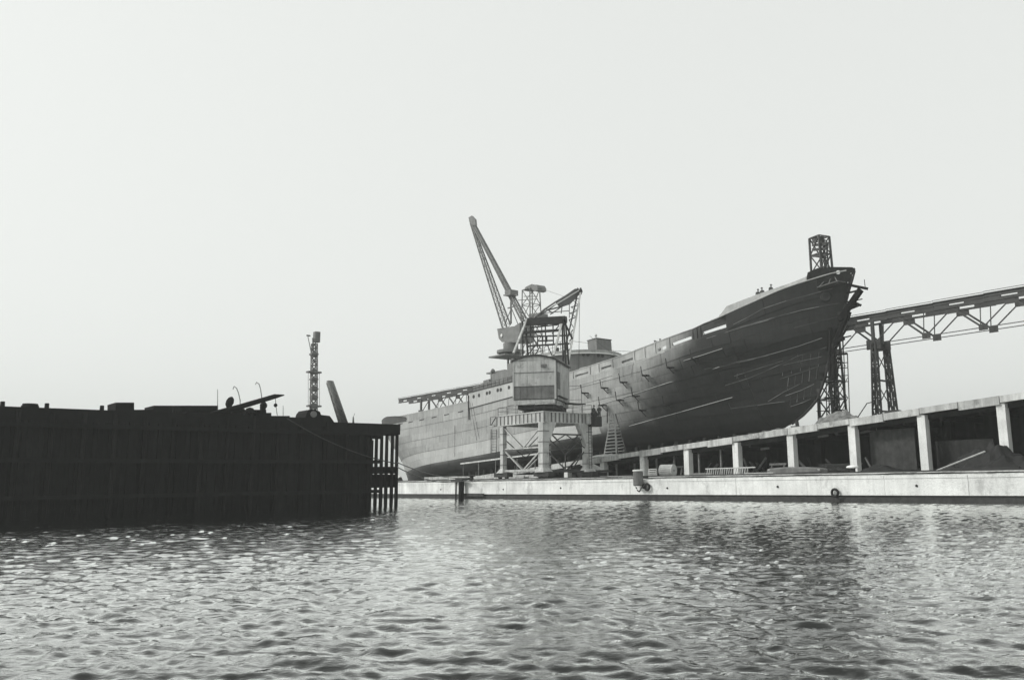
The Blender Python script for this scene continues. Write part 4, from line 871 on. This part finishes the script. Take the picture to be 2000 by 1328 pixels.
# things on the pier
for i in range(15):                                             # uneven pile heads and fender heads above the edge
    d_ = -21.4 - i * 3.9 + random.uniform(-1.6, 1.6); h = (PT if d_ > -27 else PT + .28); hh = random.choice((.0, .1, .15, .35, .5))
    if hh: MB().tube([Y(PS + .2, d_, h - .5), Y(PS + .2 + random.uniform(-.04, .04), d_, h + hh)], [.17, .14], 8).build('pile_head', M_tar, pr_)
for i, (d_, L_, h_, lab) in enumerate(((-50.5, 2.2, .6, 'dark timber stack on the pier at the far left'), (-55.2, 1.4, .9, 'dark covered crate on the pier near the left edge'), (-46.2, 1.1, .35, 'low dark coil of hawser on the pier left of the shed'), (-34.9, .9, .3, 'low dark hatch on the pier between the boom and the mast'), (-30.8, .5, .45, 'small dark bollard pair on the pier left of the mast'))):
    t = thing('pier_gear', lab, 'gear', Y(PS + 2.4, d_, PT + .28)); zb0 = PT + .30
    if i == 0:
        for q in range(4): boxo(t, 'baulk', Y(PS + 2.2 + .1 * q, d_ + .1 * math.sin(q * 5), zb0 + .09 + q * .17), N0 * (L_ - .12 * q), E0 * (.5 - .05 * q), ZZ * .075, M_tar)
    elif i == 1:
        boxo(t, 'crate', Y(PS + 2.4, d_, zb0 + .4), N0 * L_ * .5, E0 * .6, ZZ * .38, M_tar); MB().prism([Y(PS + 1.7, d_ - .8, zb0 + .79), Y(PS + 1.7, d_ + .8, zb0 + .79), Y(PS + 1.7, d_ + .15, zb0 + 1.05), Y(PS + 1.7, d_ - .3, zb0 + 1.02)], E0 * 1.4).build('cover', M_tar, t)
    elif i == 2:
        for q in range(3): MB().tube([Y(PS + 2.2, d_, zb0 + .09 + .13 * q) + (N0 * math.cos(a) + E0 * math.sin(a)) * (.55 - .06 * q) for a in np.linspace(0, 6.28, 20)], .075, 6).build('coil', M_tar, t)
    elif i == 3:
        boxo(t, 'coaming', Y(PS + 2.4, d_, zb0 + .12), N0 * L_, E0 * .7, ZZ * .12, M_tar); boxo(t, 'lid', Y(PS + 2.4, d_, zb0 + .27), N0 * L_ * 1.04, E0 * .75, ZZ * .025, M_tar)
    else:
        for q in (-.3, .3): MB().lathe(Y(PS + 2.2, d_ + q, zb0 - .02), [(.16, 0), (.13, .1), (.13, .36), (.18, .4), (.18, .46), (.05, .5)], 12).build('post', M_tar, t)
        boxo(t, 'base', Y(PS + 2.2, d_, zb0 + .02), N0 * .6, E0 * .22, ZZ * .04, M_tar)
def pp(u, v, s_=46.): return ats(u, v, s_)
def blk(mb, u0, v0, u1, v1, s_=45., dep=2.5):
    a, b, c, d_ = pp(u0, v1, s_), pp(u1, v1, s_), pp(u1, v0, s_), pp(u0, v0, s_); return mb.prism([a, b, c, d_], E0 * dep)
wh = thing('winch_house', 'low dark machinery huddle at the foot of the slender mast on the pier', 'winch', pp(620, 815))
mb = MB().prism([pp(u, v, 44) for u, v in ((594, 822), (599, 806), (604, 800), (615, 799), (625, 804), (627, 810), (644, 812), (650, 820), (658, 833), (640, 836), (600, 836))], E0 * 2.2); mb.build('housing', M_tar, wh)
MB().lathe(pp(612, 809, 43.9), [(.28, 0), (.28, .12)], 12, -E0).build('drum', M_steelm, wh)
lm = thing('slender_mast', 'slender lattice mast with small platforms and a box on top, rising from the pier', 'mast', pp(612, 812))
lattice(MB(), pp(612.5, 806), pp(614, 672), .5, .42, 16, .07, side=N0, t2=.07).build('mast_frame', M_steelm, lm)
for v, w_ in ((692, .32), (727, .62), (741, .3), (760, .32), (776, .28), (793, .6)): MB().box(pp(613, v), N0 * w_, E0 * .3, ZZ * .07).box(pp(613, v), N0 * .24, E0 * .24, ZZ * .17).build('platform', M_steelm, lm)
MB().box(pp(618.5, 658.5), N0 * .24, E0 * .24, ZZ * .48).build('top_box', M_steelm, lm)
MB().bar(pp(612, 690), pp(611, 660), .1).bar(pp(608, 690), pp(601, 655), .05).bar(pp(599, 655), pp(606, 656), .12).bar(pp(616, 690), pp(616, 668), .09).build('top_spur', M_steelm, lm)
for du in (-11, 11): MB().tube([pp(613 + du, 728), pp(613 + du, 793)], .018, 4).build('guy_wire', M_steelm, lm)
db = thing('pale_boom', 'pale tapering boom leaning left behind the right part of the pier', 'boom', pp(673, 832, 49))
lattice(MB(), pp(673.5, 836, 49), pp(644, 746, 49), .5, .36, 12, .17, side=N0, t2=.12).build('boom_frame', M_hull, db)
MB().box(pp(643.5, 746, 49), N0 * .2, E0 * .2, ZZ * .12).build('boom_head', M_steelm, db)
bo = thing('dark_boom', 'dark boom rising to the right over the shed at the left end of the pier', 'boom', pp(470, 795, 43))
MB().tube([pp(330, 829, 43), pp(400, 812, 43), pp(470, 794, 43), pp(537, 774, 43), pp(555, 771.5, 43)], [.16, .2, .22, .2, .04], 8).build('spar', M_tar, bo)
MB().tube([pp(538, 778, 43), pp(539, 792, 43), pp(542, 815, 43)], .025, 5).lathe(pp(538, 795, 43), [(.05, 0), (.17, .12), (.1, .3)], 8).build('tackle', M_tar, bo)
wb = thing('pier_shed', 'low black shed and clutter at the left end of the pier top', 'shed', pp(430, 812, 45))
mb = MB(); blk(mb, 300, 792, 426, 822, 44); blk(mb, 436, 802, 505, 822, 44.5, 1); blk(mb, 452, 798, 478, 806, 44.3, .8); blk(mb, 500, 806, 530, 822, 44.2, .9); blk(mb, 226, 786, 262, 822, 44);  blk(mb, 512, 788, 519, 816, 43.6, .5); blk(mb, 524, 812, 566, 820, 43.4, 1); blk(mb, 455, 800, 520, 807, 44, 1); blk(mb, 250, 800, 300, 816, 44); mb.build('shed_wall', M_tar, wb)
for u in (486, 491, 496, 501, 507, 512): bar(wb, 'rail_post', pp(u, 820, 43.6), pp(u, 800, 43.6), .08, .08, M_tar)
MB().lathe(pp(515, 792, 43.5), [(.1, -.35), (.28, -.1), (.28, .1), (.1, .35)], 10).build('lantern', M_tar, wb)
MB().lathe(pp(488, 799, 43.5), [(.4, -.3), (.3, .05), (.05, .15)], 10).build('cowl', M_tar, wb)
tag(MB().lathe(pp(449, 785, 43.4), [(.06, -.55), (.26, -.3), (.32, 0), (.24, .3), (.06, .45)], 12, (N0 * .35 + ZZ)).build('buoy', M_tar, None), 'dark oval float propped above the left end of the pier', 'buoy')
for pts, lab in ((((469, 800), (469, 782), (466, 768), (462, 758), (457, 754.5), (455, 760)), 'left of two thin curved davits above the pier shed'), (((512, 798), (511, 775), (509, 760), (506, 750), (501, 746.5), (499, 751)), 'right of two thin curved davits above the pier shed')):
    tag(MB().tube([pp(u, v, 44) for u, v in pts], .035, 6).build('davit', M_steelm, None), lab, 'davit', 'curved davits on the pier')
for u, v0, v1, lab in ((690, 814, 834, 'squat post with a thin spike on the right part of the pier'), (553, 792, 818, 'thin upright pole on the pier between the boom tip and the mast'), (425, 760, 800, 'thin pole above the shed at the far left of the pier')):
    m_ = MB().tube([pp(u, v1, 44), pp(u, v0, 44)], [.13 if u == 690 else .03, .05 if u == 690 else .02], 6)
    if u == 690: m_.tube([pp(690, 815, 44), pp(693, 807, 44)], .02, 4)
    tag(m_.build('post', M_steelm, None), lab, 'post')

# ================================================================== THINGS ON THE QUAY
# mushroom bollard
mbd = thing('bollard', 'mushroom shaped mooring bollard with a pale cap on the quay at the right', 'bollard', Y(7.9, 1.75, 1.98))
MB().lathe(Y(7.9, 1.75, 1.98), [(.26, 0), (.2, .12), (.18, .36), (.24, .42)], 16).build('stem', M_iron, mbd, smooth=True)
MB().lathe(Y(7.9, 1.75, 2.40), [(.2, -.02), (.46, .02), (.48, .07), (.42, .14), (.25, .2), (.05, .22)], 20).build('cap', M_white, mbd, smooth=True)
b2 = thing('bollard', 'small dark bollard on the quay left of the portal crane', 'bollard', Y(57.6, 1.2, 1.98))
MB().lathe(Y(57.6, 1.1, 1.95), [(.3, 0), (.24, .1), (.22, .45), (.42, .5), (.44, .6), (.1, .66)], 14).build('stem', M_iron, b2)
# cable drum
cd = thing('cable_drum', 'wooden cable drum lying on its side on the quay', 'cable drum', Y(28, 3.6, GZ))
ax_ = (E0 * .97 - N0 * .25).normalized(); cc = Y(28.2, 3.2, GZ + .62)
for f in (-.62, .62): MB().lathe(cc + ax_ * (f - .04), [(.58, 0), (.58, .08)], 28, ax_).build('flange', M_woodp, cd)
for f in (-.665,): MB().lathe(cc + ax_ * f, [(.09, 0), (.09, .012)], 12, ax_).build('hub_hole', M_iron, cd)
a = ax_.cross(ZZ).normalized(); b = a.cross(ax_)
for i in range(18):
    t = 2 * math.pi * i / 18; n_ = a * math.cos(t) + b * math.sin(t)
    boxo(cd, 'stave', cc + n_ * .54, ax_ * .57, n_.cross(ax_) * .062, n_ * .025, M_woodp)
MB().lathe(cc - ax_ * .56, [(.45, 0), (.45, 1.12)], 20, ax_).build('core', M_craned, cd)
cd2 = thing('slatted_crate', 'small slatted crate tucked behind the cable drum', 'crate', Y(30.6, 3.9, GZ))
for i in range(5): boxo(cd2, 'slat', Y(30.6, 3.6, GZ + .12 + i * .17), E0 * .55, N0 * .03, ZZ * .045, M_woodp)
for e in (-.5, .5): boxo(cd2, 'corner_post', Y(30.6 + e, 3.66, GZ + .42), E0 * .04, N0 * .04, ZZ * .42, M_woodp)
# ladder lying on edge
ld = thing('ladder', 'pale wooden ladder lying on its edge on the quay', 'ladder', Y(21, 3, GZ))
pa, pb = Y(23.4, 3.0, GZ + .14), Y(18.7, 3.0, GZ + .12)
bar(ld, 'side_rail', pa, pb, .07, .09, M_woodp); bar(ld, 'side_rail', pa + ZZ * .55, Y(17.9, 3.0, GZ + .72), .07, .09, M_woodp)
for i in range(19):
    f = (i + .5) / 19; p = pa.lerp(pb, f); bar(ld, 'rung', p, p + ZZ * .56 - E0 * .12, .07, .06, M_woodp, up=E0)
# long slab / hulled punt
pt = thing('punt', 'long dark flat punt turned bottom up beside the slipway columns', 'boat', Y(14, 4.2, GZ))
def plan(f): return .62 * min(1, (f * 6) ** .5 if f < .17 else 1) * min(1, ((1 - f) * 5) ** .5 if f > .8 else 1) + .02
P = []
for i in range(15):
    f = i / 14; s_ = 17.6 - 5.9 * f; w_ = plan(f); zt = GZ + .68 - .18 * abs(f - .45) ** 2 * 4
    P.append([Y(s_, 4.2 - w_, GZ + .02), Y(s_, 4.2 - w_ * .97, zt - .1), Y(s_, 4.2 - w_ * .8, zt), Y(s_, 4.2 + w_ * .8, zt), Y(s_, 4.2 + w_, GZ + .02)])
MB().grid(P).add([p for p in P[0]] + [p for p in P[-1]], [(0, 1, 2, 3, 4), (9, 8, 7, 6, 5)]).build('hull', M_craned, pt)
bar(pt, 'rubbing_strip', P[1][1] - N0 * .04, P[13][1] - N0 * .04, .05, .09, M_woodp)
for (s_, d_, L_, h_, mt, lab) in ((17.2, 2.6, 1.5, .12, M_woodp, 'pale plank lying in front of the dark punt at its left end'), (12.2, 2.4, 1.1, .1, M_iron, 'dark timber baulk lying before the right end of the punt'), (25.2, 4.4, 1.4, .16, M_wood, 'dark timber baulk between the cable drum and the ladder'), (33.3, 2.0, 1.8, .1, M_woodp, 'pale plank on the quay left of the hanging fender'), (-1, 3.2, 2.6, .14, M_iron, 'long dark timber on the quay right of the bollard')):
    tag(boxo(None, 'timber_baulk', Y(s_, d_, GZ + h_ + .03), (E0 + N0 * random.uniform(-.1, .1)) * L_, N0 * .16, ZZ * h_, mt), lab, 'timber')
# leaning spar at right end
tag(MB().tube([Y(2.6, 3.5, GZ + .05), Y(-1.2, 3.7, GZ + 1.4)], .06, 6).build('leaning_spar', M_woodp, None), 'thin pale spar slanting up from the quay at the right edge', 'spar')
mound('scrap_heap', 'black heap of scrap under the slipway at the right edge', 'heap', Y(1.5, 11., GZ), 4.2, 2.0, 2.2, M_black, 9, 40)
mound('spoil_heap', 'low dark spoil heap at the foot of the column behind the bollard', 'heap', Y(10.6, 10.2, GZ), 3.0, 1.4, .8, M_black, 12, 34)
# under the slipway: stacked plates, drums, trestles, all in the dark
for i, (s_, d_, kind, lab) in enumerate(((24.0, 14.5, 0, 'dark trestle under the slipway behind the ladder'), (17.0, 14.0, 1, 'stack of dark steel plates under the slipway behind the punt'), (30.2, 14.2, 2, 'pair of dark drums under the slipway behind the cable drum'), (-4.0, 12.8, 1, 'stack of dark steel plates under the slipway at the far right'), (37.0, 14.0, 0, 'dark trestle under the slipway right of the step ladder'), (-8., 10., 2, 'dark drums standing beside the last column at the right'))):
    t = thing(('trestle', 'plate_stack', 'oil_drums')[kind], lab, ('trestle', 'stack', 'drums')[kind], Y(s_, d_, GZ))
    if kind == 0:
        bar(t, 'top_beam', Y(s_ - 1, d_, GZ + 1.15), Y(s_ + 1, d_, GZ + 1.15), .18, .2, M_wood)
        for e in (-.8, .8):
            for f in (-.35, .35): bar(t, 'leg', Y(s_ + e, d_ + f, GZ), Y(s_ + e * .9, d_, GZ + 1.1), .1, .1, M_wood)
    elif kind == 1:
        for q in range(9): boxo(t, 'plate', Y(s_ + random.uniform(-.2, .2), d_ + random.uniform(-.1, .1), GZ + .08 + q * .11), E0 * 1.7, N0 * .7, ZZ * .035, M_scr)
    else:
        for e in (-.35, .35): MB().lathe(Y(s_ + e, d_, GZ), [(.3, 0), (.3, .28), (.32, .3), (.3, .32), (.3, .58), (.32, .6), (.3, .62), (.3, .9)], 14).build('drum', M_scr, t)
rr = random.Random(4)
for i, (s_, wd, lab) in enumerate(((3.5, 'tilted', 'dark tilted timbers piled in the second bay from the right edge'), (12.0, 'crossed', 'dark crossed timbers under the slipway right of the bollard column'), (19.0, 'leaning', 'dark timbers leaning in the bay above the punt'), (26.0, 'jumbled', 'dark jumbled timbers in the bay behind the lying ladder'), (32.5, 'stood', 'dark timbers stood on end in the bay left of the cable drum'), (-5.5, 'heaped', 'dark heaped timbers in the bay at the right edge'))):
    t = thing('timber_pile', lab, 'timber pile', Y(s_, 15.5, GZ))
    for q in range(11):
        a = Y(s_ + rr.uniform(-2.2, 2.2), 15.5 + rr.uniform(-1, 1.6), GZ + rr.uniform(.05, .5)); b = a + E0 * rr.uniform(-1.8, 1.8) + N0 * rr.uniform(-.6, .6) + ZZ * rr.uniform(.1, 1.5)
        bar(t, 'timber', a, b, rr.uniform(.08, .2), rr.uniform(.08, .25), rr.choice((M_wood, M_scr, M_craned)))
# hanging fender with chain and tyres
fd = thing('quay_fender', 'stout cylindrical fender with a pale cap and a slack chain on the quay face', 'fender', Y(28.4, -.45, 1.6))
MB().lathe(Y(28.5, -.42, 1.22), [(.42, 0), (.46, .1), (.46, 1.22), (.42, 1.32)], 18).build('drum', M_craned, fd, smooth=False)
MB().lathe(Y(28.5, -.42, 2.54), [(.5, 0), (.5, .1), (.3, .14)], 18).build('cap', M_white, fd)
boxo(fd, 'bracket', Y(28.5, .2, 2.0), E0 * .3, N0 * .4, ZZ * .12, M_iron)
cpts = []
for i in range(15):
    f = i / 14; cpts.append(Y(29.0 - 1.15 * f, -.55, 2.0 - .2 * f - 1.15 * math.sin(min(f * 1.12, 1) * math.pi * .78)))
for i in range(14):
    m_ = (cpts[i] + cpts[i + 1]) / 2; d_ = (cpts[i + 1] - cpts[i]).normalized()
    MB().box(m_, d_ * .075, (ZZ if i % 2 else N0) * .05, (N0 if i % 2 else ZZ).cross(d_) * .02 + N0 * .03).build('chain_link', M_iron, fd)
for s_, z_, r, lab in ((27.6, 1.12, .28, 'worn black tyre hanging just right of the fender, larger one'), (27.95, 1.2, .2, 'small black tyre between the fender chain and the larger tyre'), (8.3, .62, .26, 'black tyre at the wall foot below the pale bollard')):
    tm = MB(); rws = []
    for i in range(17):
        t = 2 * math.pi * i / 16; c = Y(s_, -.2, z_) + (E0 * math.cos(t) + ZZ * math.sin(t)) * r
        rws.append([c + ((E0 * math.cos(t) + ZZ * math.sin(t)) * math.cos(q) + N0 * math.sin(q)) * r * .36 for q in np.linspace(0, 2 * math.pi, 9)])
    tag(tm.grid(rws).build('tyre', M_black, None, smooth=True), lab, 'tyre', 'tyres hung on the quay face')
fp = thing('fender_pile', 'dark timber fender pile with a heavy head, against the quay left of the crane', 'fender pile', Y(57.3, -.6, 0))
MB().tube([Y(57.3, -.55, -1.5), Y(57.3, -.5, 2.0)], [.3, .33], 10).build('pile', M_tar, fp)
MB().box(Y(57.2, -.45, 2.15), E0 * .75, N0 * .5, ZZ * .14).box(Y(58.6, -.3, 2.0), E0 * 1.0, N0 * .2, ZZ * .13).build('pile_head', M_iron, fp)
MB().tube([Y(58.5, -.5, -1.0), Y(58.5, -.45, 1.9)], .09, 8).build('side_pole', M_tar, fp)
# clutter left of the crane
k_ = 0
for (s_, d_, lx, ly, h_, mt, lab) in ((60.2, 4.5, 1.9, .3, .28, M_woodp, 'pale stack of planks left of the crane, nearer one'), (64.5, 5.2, 1.6, .4, .36, M_woodp, 'pale stack of planks on the quay, farther left one'), (68.6, 4.0, .8, .4, .3, M_craned, 'small grey crate on the quay near the ropes'), (56.3, 6.5, 2.2, .4, .5, M_conc2, 'pale concrete blocks beside the left crane leg'), (73.2, 3.3, .5, .5, .32, M_iron, 'little dark box on the quay by the pier end')):
    t = thing('material_stack', lab, 'stack', Y(s_, d_, GZ))
    n = max(2, int(h_ / .13))
    for i in range(n):
        for j in range(3): boxo(t, 'plank', Y(s_ + random.uniform(-.15, .15), d_ + (j - 1) * ly * .66, GZ + .08 + i * .135), (E0 + N0 * random.uniform(-.06, .06)) * lx, N0 * ly * .3, ZZ * .055, mt)
# low sleeper walls and posts left of the crane
ps_ = thing('handrail_pipe', 'long pale pipe rail sloping down along the low end of the slipway', 'pipe rail', Y(66, 11.8, GZ))
bar(ps_, 'pipe', atd(900, 905.5, 11.6), atd(1052, 886, 11.6), .18, .2, M_conc2)
for u in (905, 935, 968, 1010, 1045):
    a = atd(u, 905 - (u - 900) * .128, 11.6); bar(ps_, 'post', a, V((a.x, a.y, GZ)), .08, .08, M_wood)
pf = thing('low_parapet', 'low pale parapet following the foot of the slipway left of the crane', 'parapet', Y(72, 10.6, GZ))
for i in range(9):
    s_ = 58 + i * 3.; boxo(pf, 'parapet_block', Y(s_, 10.4, GZ + .35 + .02 * i % .05), E0 * 1.46, N0 * .14, ZZ * .3, M_conc2)
# dark box car under the portal and white sacks
sk = thing('winch_truck', 'low dark rail truck loaded with pale rubble inside the crane portal', 'truck', Y(46.5, 9.6, GZ))
MB().box(Y(46.4, 9.6, GZ + .85), E0 * 2.8, N0 * .8, ZZ * .12).box(Y(46.4, 9.6, GZ + .5), E0 * 2.4, N0 * .5, ZZ * .2).build('truck_bed', M_steel, sk)
for q in (-1.8, 1.8): MB().lathe(Y(46.4 + q, 8.9, GZ + .3), [(.3, 0), (.3, .12)], 14, N0).build('wheel', M_iron, sk)
mound('sack_pile', 'pale pile of sacks and rubble on the rail truck under the crane', 'sacks', Y(45.9, 9.6, GZ + .97), 1.7, .7, .75, M_conc2, 17, 16, 1.6)
tag(mound('rubble_strip', 'pale rubble along the slipway edge left of the step ladder', 'rubble', Y(46.6, 12.7, slip_z(46.6)), 3.6, .5, .35, M_conc2, 21, 18, 1.5), 'pale rubble along the slipway edge left of the step ladder', 'rubble')

# tall step ladder on the slip deck
sl = thing('step_ladder', 'tall pale wooden step ladder standing open against the dark hull', 'step ladder', Y(46, 13, slip_z(46)))
D_ = 13.2
ft = [(1181, 888), (1207, 887), (1212, 886), (1221, 884)]; tp = (1197, 809)
LT = atd(1194, 809, D_); RT = atd(1200, 808, D_)
fl_, fr_ = atd(1180, 888, D_), atd(1204, 886, D_); bl_, br_ = atd(1208, 886, D_ + 1.7), atd(1223, 884, D_ + 1.7)
bar(sl, 'front_rail', fl_, LT, .10, .12, M_woodp); bar(sl, 'front_rail', fr_, RT, .14, .14, M_woodp)
bar(sl, 'back_rail', bl_, atd(1198, 809, D_ + .1), .08, .09, M_wood); bar(sl, 'back_rail', br_, atd(1202, 808, D_ + .1), .10, .1, M_wood)
for i in range(11):
    f = .06 + i * .082; bar(sl, 'step', fl_.lerp(LT, f), fr_.lerp(RT, f), .22, .13, M_woodp)
    if i < 9: bar(sl, 'back_rung', bl_.lerp(atd(1198, 809, D_), f), br_.lerp(atd(1202, 808, D_), f), .07, .08, M_woodp)

# mooring ropes from the pier to the quay
def sag(p, q, s_, n=14): return [p.lerp(q, i / n) - ZZ * (s_ * 4 * (i / n) * (1 - i / n)) for i in range(n + 1)]
for (a, b, sg, lab, mt) in ((ats(562, 818, PS - .62), ats(775, 905, PS - .62), .5, 'dark rope drooping across the black pier face to its end pile', M_iron),
    (ats(776, 903, PS - .4), Y(57.6, 1.1, 2.3), .5, 'upper of two mooring ropes from the pier end to the quay bollard', M_rope), (ats(776, 912, PS - .4), Y(57.7, 1.0, 2.15), .8, 'lower of two mooring ropes from the pier end to the quay bollard', M_rope)):
    tag(MB().tube(sag(a, b, sg), .045, 6).build('mooring_rope', mt, None, smooth=True), lab, 'rope', 'mooring ropes at the pier')
# pale upturned boat at the far end of the slip
ub = MB(); P = []
for i in range(11):
    f = i / 10; w_ = .95 * math.sin(math.pi * (f * .84 + .1)) ** .6; P.append([Y(84 + 4.6 * f, 6.6 + w_ * math.cos(t), GZ + .02 + 1.45 * math.sin(t) * (w_ / .95)) for t in np.linspace(math.pi, 0, 9)])
tag(ub.grid(P).build('upturned_boat', M_white, None, smooth=True), 'pale upturned boat on the quay beyond the pier end', 'boat')

# ================================================================== PEOPLE
def make_person():
    """one continuous standing figure grown from a jointed skeleton"""
    v = [(0, 0, .95), (0, 0, 1.15), (0, -.01, 1.38), (0, -.02, 1.5), (0, -.03, 1.6), (0, -.04, 1.72), (-.10, 0, .9), (-.11, -.02, .5), (-.12, .02, .08), (-.12, -.1, .04), (.10, 0, .9), (.13, -.08, .5), (.12, .0, .08), (.12, -.13, .04),
         (-.2, 0, 1.42), (-.27, .0, 1.14), (-.22, -.2, .98), (-.2, -.27, .95), (.2, 0, 1.42), (.28, -.03, 1.16), (.2, -.25, 1.06), (.18, -.31, 1.05)]
    e = [(0, 1), (1, 2), (2, 3), (3, 4), (4, 5), (0, 6), (6, 7), (7, 8), (8, 9), (0, 10), (10, 11), (11, 12), (12, 13), (2, 14), (14, 15), (15, 16), (16, 17), (2, 18), (18, 19), (19, 20), (20, 21)]
    r = [.15, .14, .15, .06, .1, .09, .1, .075, .05, .045, .1, .075, .05, .045, .075, .05, .038, .035, .075, .05, .038, .035]
    me = bpy.data.meshes.new('person'); me.from_pydata(v, e, []); o = bpy.data.objects.new('person', me); COL.objects.link(o)
    md = o.modifiers.new('skin', 'SKIN'); md.use_smooth_shade = True
    for i, q in enumerate(me.skin_vertices[0].data): q.radius = (r[i], r[i]); q.use_root = (i == 0)
    o.modifiers.new('sub', 'SUBSURF').levels = 1; o.modifiers['sub'].render_levels = 1
    dg = bpy.context.evaluated_depsgraph_get(); me2 = bpy.data.meshes.new_from_object(o.evaluated_get(dg)); me2.name = 'person_body'
    me2.materials.clear(); me2.materials.append(M_cloth); me2.materials.append(M_skin)
    for p in me2.polygons:
        c = sum((me2.vertices[i].co for i in p.vertices), V()) / len(p.vertices)
        p.material_index = 1 if (1.53 < c.z < 1.70) or c.y < -.235 else 0
    bpy.data.objects.remove(o); return me2
PM = make_person()
capm = bpy.data.meshes.new('cap'); cm_ = MB().lathe((0, -.045, 1.70), [(.115, 0), (.12, .03), (.1, .1), (.03, .13)], 12).box((0, -.16, 1.71), V((.07, 0, 0)), V((0, .05, 0)), V((0, 0, .01)))
capm.from_pydata(cm_.v, [], cm_.f); capm.materials.append(M_iron)
def person(loc, rz, lab, sc=1.):
    o = bpy.data.objects.new('person', PM); COL.objects.link(o); o.location = loc; o.rotation_euler = (0, 0, rz); o.scale = (sc,) * 3
    tag(o, lab, 'person', 'shipyard workers')
    c = bpy.data.objects.new('flat_cap', capm); COL.objects.link(c); c.parent = o
def deck_at(u, y, zf):                                # point on the ship's deck line seen at column u
    best = min((abs((lambda d: CX + F * d.dot(CR) / d.dot(CF))(S(x, y, zf(x)) - EYEP) - u), x) for x in np.linspace(21, 80, 600)); return best[1]
x = 43.0; person(S(x, -hb(x, 10) + .38, bz(x) - 1.3), .3, 'worker leaning on the bulwark amidships, in a dark jacket')
x = 42.35; person(S(x, -hb(x, 10) + .55, bz(x) - 1.25), 1.2, 'second worker behind the one leaning on the bulwark amidships', .98)
for x, rz, lab in ((29.45, .2, 'left of the pair of workers on the forecastle'), (29.0, -.6, 'right of the pair of workers on the forecastle'), (28.05, .4, 'lone worker farther forward on the forecastle')):
    person(S(x, -hb(x, TK(x)) + .5, fz(x) - 1.08), rz, lab)
person(Y(s0 - .95, d1 + .2, ZT - .9), .8, 'worker standing at the inner end of the crane portal'); person(Y(s0 - 1.1, d1 + .9, ZT - .85), -.5, 'worker beside the drive gear at the inner corner of the crane portal')
# bird like hooks on the rail: small cleats
tag(MB().prism([atd(1279, 666, 17.8), atd(1284, 666, 17.8), atd(1290, 669, 17.8), atd(1286, 670.5, 17.8)], N0 * .15).build('plate_offcut', M_iron, None), 'small dark offcut sticking up from the bulwark next to the leaning worker', 'offcut')

# ================================================================== HAZE
hzb = MB().box((0, 1500 - 900, 45), V((1500, 0, 0)), V((0, 1500, 0)), V((0, 0, 50))).build('haze', bpy.data.materials.new('thin harbour haze'), None)
hm = hzb.data.materials[0]; hm.use_nodes = True; n = hm.node_tree.nodes; n.clear(); o_ = n.new('ShaderNodeOutputMaterial'); pv = n.new('ShaderNodeVolumePrincipled')
pv.inputs['Color'].default_value = (.97, 1, .97, 1); pv.inputs['Density'].default_value = .0006; pv.inputs['Anisotropy'].default_value = .2
hm.node_tree.links.new(pv.outputs[0], o_.inputs['Volume']); struct(hzb, 'stuff')
